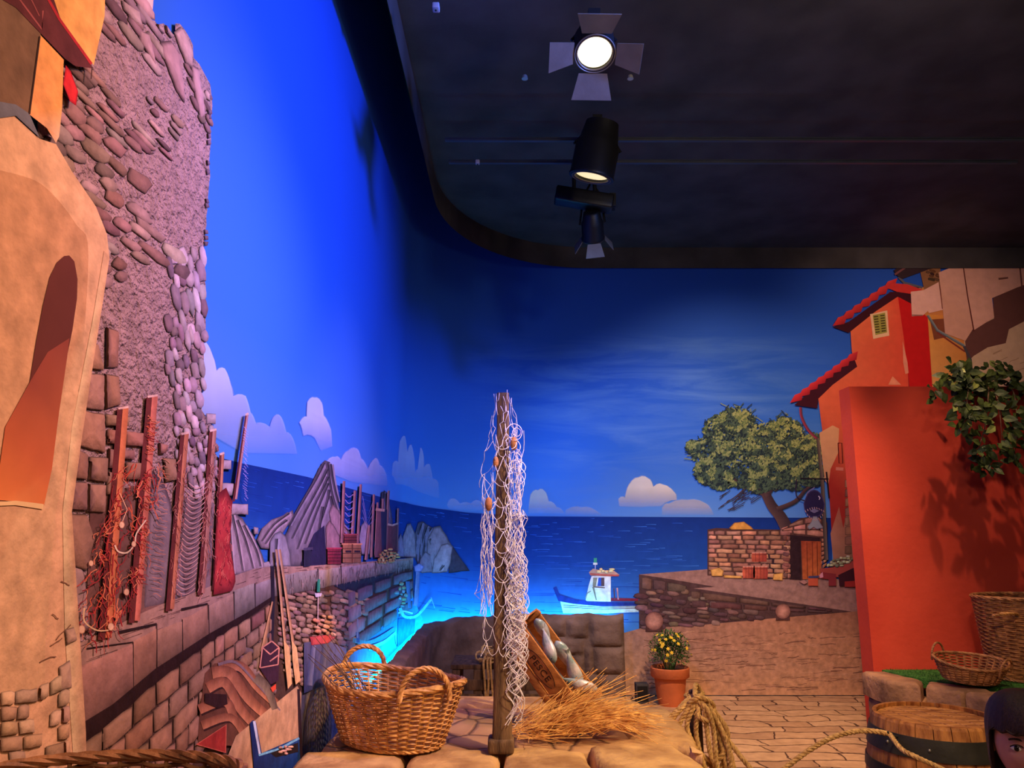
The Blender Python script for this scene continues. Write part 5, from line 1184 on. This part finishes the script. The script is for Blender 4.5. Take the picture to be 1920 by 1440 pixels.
# ---------- barrel
BX,BY=2.10,3.96
M_stave=mat('barrel_oak',(190,128,66),.6,4,.35,.3,20,stretch=(7,7,1),c2=(128,74,36)); 
M_lid=mat('lid_oak',(206,146,84),.6,3,.35,.3,12,stretch=(2,16,1),c2=(140,84,42))
brl=thing('half_barrel','squat oak barrel with black iron hoops standing in front of the stone ledge','barrel',(BX,BY,0))
def rb(z): return .272+.05*math.sin(min(1,max(0,z/.9+.12))*PI)**1 if False else .275+.062*(1-((z-.16)/.46)**2)
R3=random.Random(9); NS=24
for k in range(NS):
    a0=2*PI*k/NS+.006; a1=2*PI*(k+1)/NS-.006; mb=MB(); vs=[];fs=[]; zz=[0,.1,.2,.3,.4,.5,.575+R3.uniform(0,.006),.59]
    for z in zz:
        for rr,aa in ((rb(z)-(.004 if z>.58 else 0),a0),(rb(z)-(.004 if z>.58 else 0),(a0+a1)/2),(rb(z)-(.004 if z>.58 else 0),a1),(rb(z)-.022,a1),(rb(z)-.022,a0)):
            vs.append((BX+rr*math.cos(aa),BY+rr*math.sin(aa),z))
    for i in range(len(zz)-1):
        for j in range(5): fs.append((i*5+j,i*5+(j+1)%5,(i+1)*5+(j+1)%5,(i+1)*5+j))
    fs+=[(4,3,2,1,0),tuple((len(zz)-1)*5+j for j in range(5))]
    mb.add(vs,fs); mb.build('stave',M_stave,brl,smooth=False)
for k in range(7):
    x0=-.26+k*.0743; x1=x0+.066; mb=MB(); ro=rb(.58)-.024; n=6
    top=[(x,math.sqrt(max(0,ro*ro-x*x))) for x in [x0+(x1-x0)*i/n for i in range(n+1)]]
    x0c=max(x0,-ro); poly=[(x,y) for x,y in top]+[(x,-y) for x,y in reversed(top)]
    rot=Matrix.Rotation(math.radians(12),4,'Z'); 
    pp=[(rot@Vector((x,y,0))) for x,y in poly]; P_=[]
    for v in pp:
        q=(v.x+BX,v.y+BY)
        if not P_ or math.dist(P_[-1],q)>1e-4: P_.append(q)
    mb.slab(P_,.55,.572,.004); mb.build('lid_board',M_lid,brl,smooth=False)
def hoop(z0,z1):
    mb=MB(); mb.lathe([(rb(z0)-.002,z0),(rb(z0)+.005,z0),(rb((z0+z1)/2)+.006,(z0+z1)/2),(rb(z1)+.005,z1),(rb(z1)-.002,z1)],64,T(BX,BY,0),cap=False); h_=mb.build('hoop',M_iron,brl)
    mb=MB()
    for a_ in (200,236,300,345): a=math.radians(a_); z=(z0+z1)/2; r=rb(z)+.006; mb.ball((BX+r*math.cos(a),BY+r*math.sin(a),z),.008,8)
    mb.build('rivet',mat('rivet_steel',(150,146,136),.35,5,0,0,metal=.7),h_)
hoop(.445,.535); hoop(.335,.385); hoop(.08,.13)
mb=MB(); mb.tube(smooth([(hk.x+.05,hk.y+.03,hk.z-.02),(hk.x+.015,hk.y+.01,hk.z-.012),tuple(hk+Vector((0,0,-.014))),(hk.x-.012,hk.y-.01,hk.z+.012)],4),.005,6); mb.build('rope_hook',M_iron,brl)
# ---------- stone ledge with turf
led_=thing('stone_ledge','low stone ledge in front of the red partition covered with green turf','ledge',(3.2,4.8,0))
mb=MB(); mb.slab([(2.40,5.33),(2.42,5.02),(2.66,4.76),(2.80,4.40),(3.0,4.3),(4.6,4.3),(4.6,5.33)],0,.44,.01); mb.build('core',M_stone,led_)
for q in ([(2.36,5.33),(2.38,5.0),(2.52,4.88),(2.62,5.02),(2.58,5.33)],[(2.54,4.86),(2.66,4.70),(2.86,4.72),(2.82,4.86),(2.64,5.0)],[(2.68,4.68),(2.78,4.36),(3.06,4.26),(3.08,4.62),(2.88,4.70)],[(3.10,4.26),(3.55,4.24),(3.56,4.60),(3.12,4.62)],[(3.58,4.24),(4.1,4.25),(4.1,4.6),(3.58,4.6)],[(4.12,4.25),(4.62,4.26),(4.62,4.6),(4.12,4.6)]):
    mb=MB(); mb.slab(q,.40,.55,.03,.012); mb.build('coping_stone',M_stone,led_)
for (x0,y0),(x1,y1) in (((2.42,5.3),(2.45,4.98)),((2.45,4.98),(2.72,4.70)),((2.72,4.70),(2.84,4.36)),((2.86,4.34),(3.28,4.31)),((3.30,4.31),(3.8,4.31)),((3.82,4.31),(4.5,4.31))):
    L=math.dist((x0,y0),(x1,y1)); an=math.degrees(math.atan2(y1-y0,x1-x0)); mb=MB(); mb.rbox((L,.10,.39),.03,4,.006,x0,T((x0+x1)/2,(y0+y1)/2,.2)@RZ(an)); mb.build('side_stone',M_stone,led_)
M_turf=mat('green_turf',(58,112,40),.9,30,.3,.8,140,c2=(34,78,26))
mb=MB(); mb.slab([(2.50,5.32),(2.55,5.12),(2.74,4.86),(2.95,4.74),(3.1,4.56),(4.6,4.56),(4.6,5.32)],.5,.56,.006,.006); g0=mb.build('turf',M_turf,led_)
mb=MB(); RT=random.Random(6)
TP=[(2.50,5.32),(2.55,5.12),(2.74,4.86),(2.95,4.74),(3.1,4.56),(4.3,4.56),(4.3,5.32)]
for k in range(5200):
    x,y=RT.uniform(2.5,4.3),RT.uniform(4.56,5.32)
    if not inside((x,y),TP): continue
    a_=RT.uniform(0,PI); w_=.0022; dx,dy=w_*math.cos(a_),w_*math.sin(a_); h_=RT.uniform(.008,.018); ox,oy=RT.uniform(-.006,.006),RT.uniform(-.006,.006)
    mb.add([(x-dx,y-dy,.557),(x+dx,y+dy,.557),(x+ox,y+oy,.558+h_)],[(0,1,2)])
o=mb.build('grass_blades',M_turf,led_,smooth=False); o['kind']='stuff'
# ---------- vine over the partition
vine=thing('hanging_vine','dark green leafy vine hanging over the top edge of the red partition','vine',(3.15,5.2,2.5))
M_vleaf=mat('vine_leaf',(74,88,40),.55,12,.35,0,c2=(34,44,22)); M_vl2=mat('pale_vine_leaf',(150,160,84),.5,12,.2,0)
RV=random.Random(21); st=MB(); lf=MB(); lf2=MB()
def vleaf(mb,c,d,L):
    d=d.normalized(); s_=d.cross(Vector((RV.uniform(-.5,.5),-1,RV.uniform(-.2,.5)))).normalized(); nrm=s_.cross(d)
    w_=L*.30; mb.add([c,c+d*L*.30+s_*w_+nrm*L*.06,c+d*L*.65+s_*w_*.8+nrm*L*.02,c+d*L-nrm*L*.08,c+d*L*.65-s_*w_*.8+nrm*L*.02,c+d*L*.30-s_*w_+nrm*L*.06,c+d*L*.35,c+d*L*.68],
        [(0,6,1),(1,6,7,2),(2,7,3),(0,5,6),(5,4,7,6),(4,3,7)])
stems=[((3.55,5.36,2.52),(3.25,5.15,2.56),(2.98,5.02,2.50),(2.90,5.0,2.42)),((3.5,5.4,2.53),(3.2,5.1,2.5),(3.08,5.0,2.3),(3.05,5.0,2.18)),((3.5,5.4,2.53),(3.3,5.08,2.45),(3.2,5.0,2.2),(3.14,5.02,2.0),(3.18,5.05,1.92)),((3.6,5.36,2.53),(3.45,5.05,2.4),(3.4,5.0,2.1),(3.36,5.02,1.96)),((3.7,5.36,2.53),(3.5,5.1,2.55),(3.3,5.02,2.62)),((3.7,5.4,2.53),(3.6,5.05,2.4),(3.55,5.0,2.15)),((3.5,5.4,2.53),(3.3,5.0,2.35),(3.28,4.98,2.05)),((3.4,5.4,2.53),(3.12,5.1,2.42),(3.12,5.0,2.25)),((3.8,5.4,2.53),(3.7,5.05,2.35),(3.7,5.0,2.0)),((3.4,5.38,2.53),(3.15,5.08,2.55),(3.05,5.0,2.6)),((3.9,5.4,2.53),(3.8,5.05,2.4),(3.85,5.0,1.9))]
for S_ in stems:
    P_=smooth(S_,7); st.tube(P_,[.006*(1-.7*i/len(P_)) for i in range(len(P_))],5)
    for i in range(2,len(P_)):
        for q in range(3 if i>5 else 2):
            d=Vector((RV.uniform(-1,1),RV.uniform(-.7,.3),RV.uniform(-1.1,.35))); vleaf(lf2 if RV.random()<.07 else lf,P_[i]+d*.02+Vector((RV.uniform(-.05,.05),RV.uniform(-.04,.04),RV.uniform(-.05,.05))),d,RV.uniform(.05,.095))
st.build('stems',M_wood,vine); lf.build('leaves',M_vleaf,vine,smooth=False); o=lf2.build('pale_leaves',M_vl2,vine,smooth=False)
# ---------- ceiling fixtures
def lamp(name,label,lens,nrm,up,r,L,hasflaps=(),em=0,body_r=None,lensmat=None,flapL=.13):
    lens=Vector(lens); nrm=Vector(nrm).normalized(); up=Vector(up); up=(up-nrm*up.dot(nrm)).normalized(); sd=up.cross(nrm)
    M=Matrix((( sd.x,up.x,nrm.x,lens.x),(sd.y,up.y,nrm.y,lens.y),(sd.z,up.z,nrm.z,lens.z),(0,0,0,1)))
    t=thing(name,label,'spotlight',tuple(lens),'ceiling spotlights'); br=body_r or r*1.15
    mb=MB(); mb.lathe([(br*.55,-L),(br*.75,-L+.01),(br*.9,-L*.6),(br,-L*.55),(br,-.0),(br+.006,.008),(br+.004,.02),(r,.02),(r,.0)],36,M,cap=False); mb.lathe([(0,-L),(br*.55,-L)],36,M,cap=False); mb.build('housing',M_lampblack,t)
    mb=MB(); mb.lathe([(0,.004),(r*.6,.003),(r*.97,.0)],36,M,cap=False); mb.build('lens',lensmat,t)
    mb=MB(); P_=[M@Vector((r*1.02*math.cos(2*PI*k/40),r*1.02*math.sin(2*PI*k/40),.018)) for k in range(40)]; mb.tube(P_,.004,6,closed=True); P_=[M@Vector((r*1.14*math.cos(2*PI*k/40),r*1.14*math.sin(2*PI*k/40),.022)) for k in range(40)]; mb.tube(P_,.0035,6,closed=True); mb.build('lens_ring',M_flap,t)
    for (a_,tilt,wd) in hasflaps:
        mb=MB(); A_=math.radians(a_); d=Vector((math.cos(A_),math.sin(A_),0)); s_=Vector((-math.sin(A_),math.cos(A_),0)); out=(d*math.cos(math.radians(tilt))+Vector((0,0,1))*math.sin(math.radians(tilt)))
        b0=d*(r*1.2)+Vector((0,0,.02)); q=[b0-s_*wd*.8,b0+s_*wd*.8,b0+out*flapL+s_*wd*1.15,b0+out*flapL-s_*wd*1.15]; th=out.cross(s_)*.002
        mb.add([v-th for v in q]+[v+th for v in q],[(0,1,2,3),(7,6,5,4),(0,4,5,1),(1,5,6,2),(2,6,7,3),(3,7,4,0)],M); mb.build('barn_door',M_flap,t,smooth=False)
    c=M@Vector((0,0,-L*.5)); mb=MB()
    for s in (-1,1): mb.tube([M@Vector((s*(br+.012),0,-L*.5)),Vector(M@Vector((s*(br+.012),0,-L*.5)))*.3+Vector((c.x+sd.x*s*.05,c.y+sd.y*s*.05,ZC-.07))*.7,Vector((c.x,c.y,ZC-.055))],.008,6)
    mb.tube([(c.x,c.y,ZC-.08),(c.x,c.y,ZC)],.014,8); mb.build('yoke',M_lampblack,t)
    mb=MB(); mb.box((c.x-.03,c.y-.05,ZC-.035),(c.x+.03,c.y+.05,ZC-.001)); mb.build('track_adapter',M_lampblack,t)
    return t
E1=emis('bright_lamp_lens',(1,.84,.50),2.2); E2=emis('yellow_lamp_lens',(1,.80,.38),.95); 
lamp('stage_spotlight','lit black stage spotlight with four open barn doors, topmost of the ceiling lamps',(.412,3.34,3.83),(-.02,-.42,-.9),(0,1,-.3),.088,.2,((90,22,.09),(-90,22,.09),(0,20,.07),(180,20,.07)),lensmat=E1,flapL=.13)
lamp('stage_spotlight','plain black cylinder ceiling spotlight with a yellow glowing rim, middle of the three lamps',(.507,4.40,3.70),(-.20,.20,-.96),(0,1,0),.108,.34,(),lensmat=E2,body_r=.14)
M_dl=mat('unlit_lens',(60,70,110),.2,5,0,0,spec=.6)
lamp('stage_spotlight','unlit black spotlight with small barn doors pointing at the back wall, lowest ceiling lamp',(.60,5.22,3.62),(.12,.75,-.62),(0,.6,.75),.07,.2,((90,55,.06),(-90,55,.06),(0,55,.05),(180,55,.05)),lensmat=M_dl,flapL=.10)
mb=MB(); mb.rbox((.42,.13,.11),.015,3,0,0,T(.52,5.05,3.83)@RY(10)); 
for k in range(5): mb.box((.70,5.0+k*.02,3.76),(.745,5.008+k*.02,3.86))
mb.tube([(.45,5.05,3.85),(.45,5.05,ZC)],.014,8); mb.tube([(.6,5.05,3.85),(.6,5.05,ZC)],.014,8); o=mb.build('projector',M_lampblack); tag(o,'black box shaped fixture on the ceiling just above the lowest spotlight','projector')
M_rail=mat('dark_track_metal',(70,74,84),.4,6,.1,0,metal=.5)
for y,lab in ((4.62,'nearer'),(4.93,'farther')):
    mb=MB(); mb.box((-.45,y-.012,ZC-.02),(3.6,y+.012,ZC-.001)); mb.box((-.45,y-.022,ZC-.006),(3.6,y+.022,ZC-.001)); tag(mb.build('ceiling_track',M_lampblack if lab=='x' else M_rail,smooth=False),'thin dark lighting track across the black ceiling, the %s of the two'%lab,'track','ceiling tracks')
for (x,y,sx,sy,lab) in ((-.38,3.31,.035,.045,'small pale grey sensor box on the ceiling at the top of the picture'),(-.245,4.92,.03,.03,'small pale grey box on the ceiling left of the tracks')):
    mb=MB(); mb.rbox((sx,sy,.03),.005,2,0,0,T(x,y,ZC-.015)); o=mb.build('ceiling_sensor',mat('sensor_plastic',(150,150,165),.5,5,0,0)); tag(o,lab,'sensor','ceiling sensor boxes'); mb=MB(); mb.ball((x,y,ZC-.031),.006,8); mb.build('sensor_eye',M_lampblack,o)
for (u,v,lab) in ((1182,148,'small round sprinkler head on the ceiling right of the top lamp'),(984,148,'small round sprinkler head on the ceiling left of the top lamp')):
    q=onplane(u,v,z=ZC-.02); mb=MB(); mb.lathe([(0,0),(.018,0),(.014,.02),(0,.02)],14,T(q.x,q.y,ZC-.02),cap=False); o=mb.build('sprinkler',mat('sprinkler_metal',(170,165,150),.35,5,0,0,metal=.5)); tag(o,lab,'sprinkler','ceiling sprinkler heads')
# ---------- child at the lower right corner
HX,HY,HZ=1.245,1.93,.955
kid=thing('person','child with dark bobbed hair in a grey top standing at the bottom right corner','person',(HX,HY,0))
M_skin=mat('skin',(206,142,112),.5,8,.06,0,spec=.35); M_hair=mat('dark_hair',(58,38,28),.5,60,.3,.3,120,spec=.2,stretch=(4,4,.6)); M_top=mat('grey_top',(100,96,96),.85,120,.4,.3,200); M_trs=mat('dark_trousers',(44,44,56),.85,10,.1,.1)
def skin(name,V,E,Rr,m,parent,sub=2):
    me=bpy.data.meshes.new(name); loc=parent.location
    me.from_pydata([tuple(Vector(v)-loc) for v in V],E,[]); o=bpy.data.objects.new(name,me); COL.objects.link(o); o.parent=parent
    md=o.modifiers.new('s','SKIN'); 
    if not me.skin_vertices: 
        bpy.context.view_layer.objects.active=o
    sv=me.skin_vertices[0].data
    for i,r in enumerate(Rr): sv[i].radius=(r,r) if not isinstance(r,tuple) else r
    sv[0].use_root=True; md.use_smooth_shade=True
    s2=o.modifiers.new('u','SUBSURF'); s2.levels=sub; s2.render_levels=sub; me.materials.append(m); return o
b=(HX,HY)
V=[(b[0],b[1]+.01,.52),(b[0],b[1],.62),(b[0],b[1],.74),(b[0],b[1]-.005,.82),(b[0],b[1],.87),(b[0],b[1],.93),
 (b[0]-.06,b[1],.50),(b[0]-.065,b[1]-.01,.28),(b[0]-.065,b[1],.07),(b[0]-.068,b[1]-.07,.03),
 (b[0]+.06,b[1],.50),(b[0]+.065,b[1]-.01,.28),(b[0]+.065,b[1],.07),(b[0]+.068,b[1]-.07,.03),
 (b[0]-.10,b[1],.815),(b[0]-.135,b[1],.69),(b[0]-.14,b[1]-.03,.57),(b[0]-.14,b[1]-.04,.53),
 (b[0]+.10,b[1],.815),(b[0]+.135,b[1],.69),(b[0]+.14,b[1]-.03,.57),(b[0]+.14,b[1]-.04,.53)]
E=[(0,1),(1,2),(2,3),(3,4),(4,5),(0,6),(6,7),(7,8),(8,9),(0,10),(10,11),(11,12),(12,13),(3,14),(14,15),(15,16),(16,17),(3,18),(18,19),(19,20),(20,21)]
Rr=[(.085,.07),(.08,.065),(.085,.065),(.07,.05),.035,.035,.058,.045,.03,.026,.058,.045,.03,.026,.038,.03,.022,.018,.038,.03,.022,.018]
body=skin('body',V,E,Rr,M_skin,kid)
# clothing over the body
ci=[0,1,2,3]; 
VT=[V[i] for i in (0,1,2,3,14,15,16,18,19,20,4)]; ET=[(0,1),(1,2),(2,3),(3,4),(4,5),(5,6),(3,7),(7,8),(8,9),(3,10)]; RT_=[(.098,.082),(.092,.077),(.097,.077),(.083,.062),.05,.042,.034,.05,.042,.034,.042]
skin('sweater',VT,ET,RT_,M_top,kid)
VL=[V[i] for i in (0,6,7,8,10,11,12)]; skin('trousers',VL,[(0,1),(1,2),(2,3),(0,4),(4,5),(5,6)],[(.09,.08),.068,.056,.042,.068,.056,.042],M_trs,kid)
for sx in (-1,1):
    mb=MB(); mb.ball((b[0]+sx*.068,b[1]-.045,.03),(.036,.085,.03),16); mb.build('shoe',M_black,kid)
    for k in range(5):
        fo=[(-.016,.04,.012),(-.006,.050,.0),(.004,.052,-.0),(.014,.046,0),(-.02,.02,.02)][k]
        hb=Vector((b[0]+sx*.14,b[1]-.045,.515)); P_=[hb+Vector((fo[0]*.9*sx*-1,-.004+fo[2],-.01)),hb+Vector((fo[0]*1.1*sx*-1,-.012+fo[2]*-1.5,-fo[1]*.6)),hb+Vector((fo[0]*sx*-1,-.002+fo[2]*-1.5,-fo[1]))]
        mb=MB(); mb.tube(smooth(P_,3),[.0075,.0074,.0072,.007,.0066,.0062,.0055],8); mb.build('finger' if k<4 else 'thumb',M_skin,kid)
# head: sculpted ball, face looks to the viewer and slightly left
mb=MB(); n=36; m_=28; vs=[];fs=[]
HM=T(HX,HY,HZ+.035)@RZ(-30)
for i in range(m_+1):
    th=PI*i/m_
    for k in range(n):
        a_=2*PI*k/n; x=math.sin(th)*math.cos(a_); y=math.sin(th)*math.sin(a_); z=-math.cos(th)
        X,Y,Z=x*.074,y*.088,z*.105
        if z<0: X*=1-.28*(-z)**1.5; Y*=1-.10*(-z)
        if y<0:
            fr=max(0,-y)
            g=lambda cx,cz,sx,sz,am: am*math.exp(-((X-cx)/sx)**2-((Z-cz)/sz)**2)*fr
            Y-= g(0,-.022,.010,.014,.014)+g(0,-.003,.007,.022,.006)+g(0,-.052,.022,.008,.005)+g(0,-.082,.02,.014,.007)
            Y+= g(-.028,.004,.015,.010,.009)+g(.028,.004,.015,.010,.009)+g(0,-.0525,.02,.0022,.003)
            Y-= g(-.036,-.03,.02,.02,.005)+g(.036,-.03,.02,.02,.005)
        vs.append((X,Y,Z))
for i in range(m_):
    for k in range(n): fs.append((i*n+k,i*n+(k+1)%n,(i+1)*n+(k+1)%n,(i+1)*n+k))
mb.add(vs,fs,HM); mb.build('head',M_skin,kid)
M_eye=mat('eye_white',(226,220,214),.2,5,0,0); M_lip=mat('lips',(180,90,84),.45,5,0,0); M_iris=mat('iris',(30,18,14),.15,5,0,0)
for sx in (-1,1):
    mb=MB(); mb.ball((sx*.028,-.0735,.003),(.0135,.008,.0075),14,HM); mb.build('eye',M_eye,kid)
    mb=MB(); mb.ball((sx*.028-.001,-.0785,.003),(.0062,.0042,.0065),12,HM); mb.build('iris',M_iris,kid)
    mb=MB(); mb.tube([HM@Vector((sx*(.028+d),-.082+.10*d*d*20,.0115-d*d*28)) for d in [-.014+.004*q for q in range(8)]],.0016,5); mb.build('eyelid',M_hair,kid)
    mb=MB(); mb.tube([HM@Vector((sx*(.029+d),-.083+.2*abs(d),.024-d*d*16)) for d in [-.014+.004*q for q in range(8)]],.0024,5); mb.build('eyebrow',M_hair,kid)
    mb=MB(); mb.ball((sx*.0745,.0,-.006),(.008,.014,.022),12,HM); mb.build('ear',M_skin,kid)
mb=MB(); mb.ball((0,-.0835,-.049),(.017,.005,.0035),12,HM); mb.ball((0,-.083,-.055),(.015,.005,.004),12,HM); mb.build('lips',M_lip,kid)
mb=MB(); vs=[];fs=[]; n=48
rows=[(0,0,.125),(.05,0,.118),(.078,0,.095),(.092,0,.06),(.096,0,.02),(.094,0,-.02),(.094,0,-.06),(.088,0,-.085)]
for ri,(r,_,z) in enumerate(rows):
    for k in range(n):
        a_=2*PI*k/n; fx_=math.cos(a_); fy_=math.sin(a_); rr=r*(1+.03*noise.noise(Vector((fx_*3,fy_*3,z*8)))+.012*math.sin(k*3.1))
        zz=z
        front=max(0,-fy_)**2.2
        if z<.03: 
            if front>.10: zz=.034-.006*math.sin(k*2.3)   # fringe ends above the brows
        vs.append((fx_*rr*.93,fy_*rr*1.08+.004,zz))
for i in range(len(rows)-1):
    for k in range(n):
        a=(i*n+k,i*n+(k+1)%n,(i+1)*n+(k+1)%n,(i+1)*n+k)
        if len({tuple(round(c,5) for c in vs[j]) for j in a})>=3: fs.append(a[::-1])
mb.add(vs,fs,HM); hr=mb.build('hair',M_hair,kid)
md=hr.modifiers.new('t','SOLIDIFY'); md.thickness=.010; md.offset=-1; hr.modifiers.new('u','SUBSURF').render_levels=1

for o_ in bpy.data.objects:
    if o_.get('category')=='basket': o_['group']='wicker baskets'
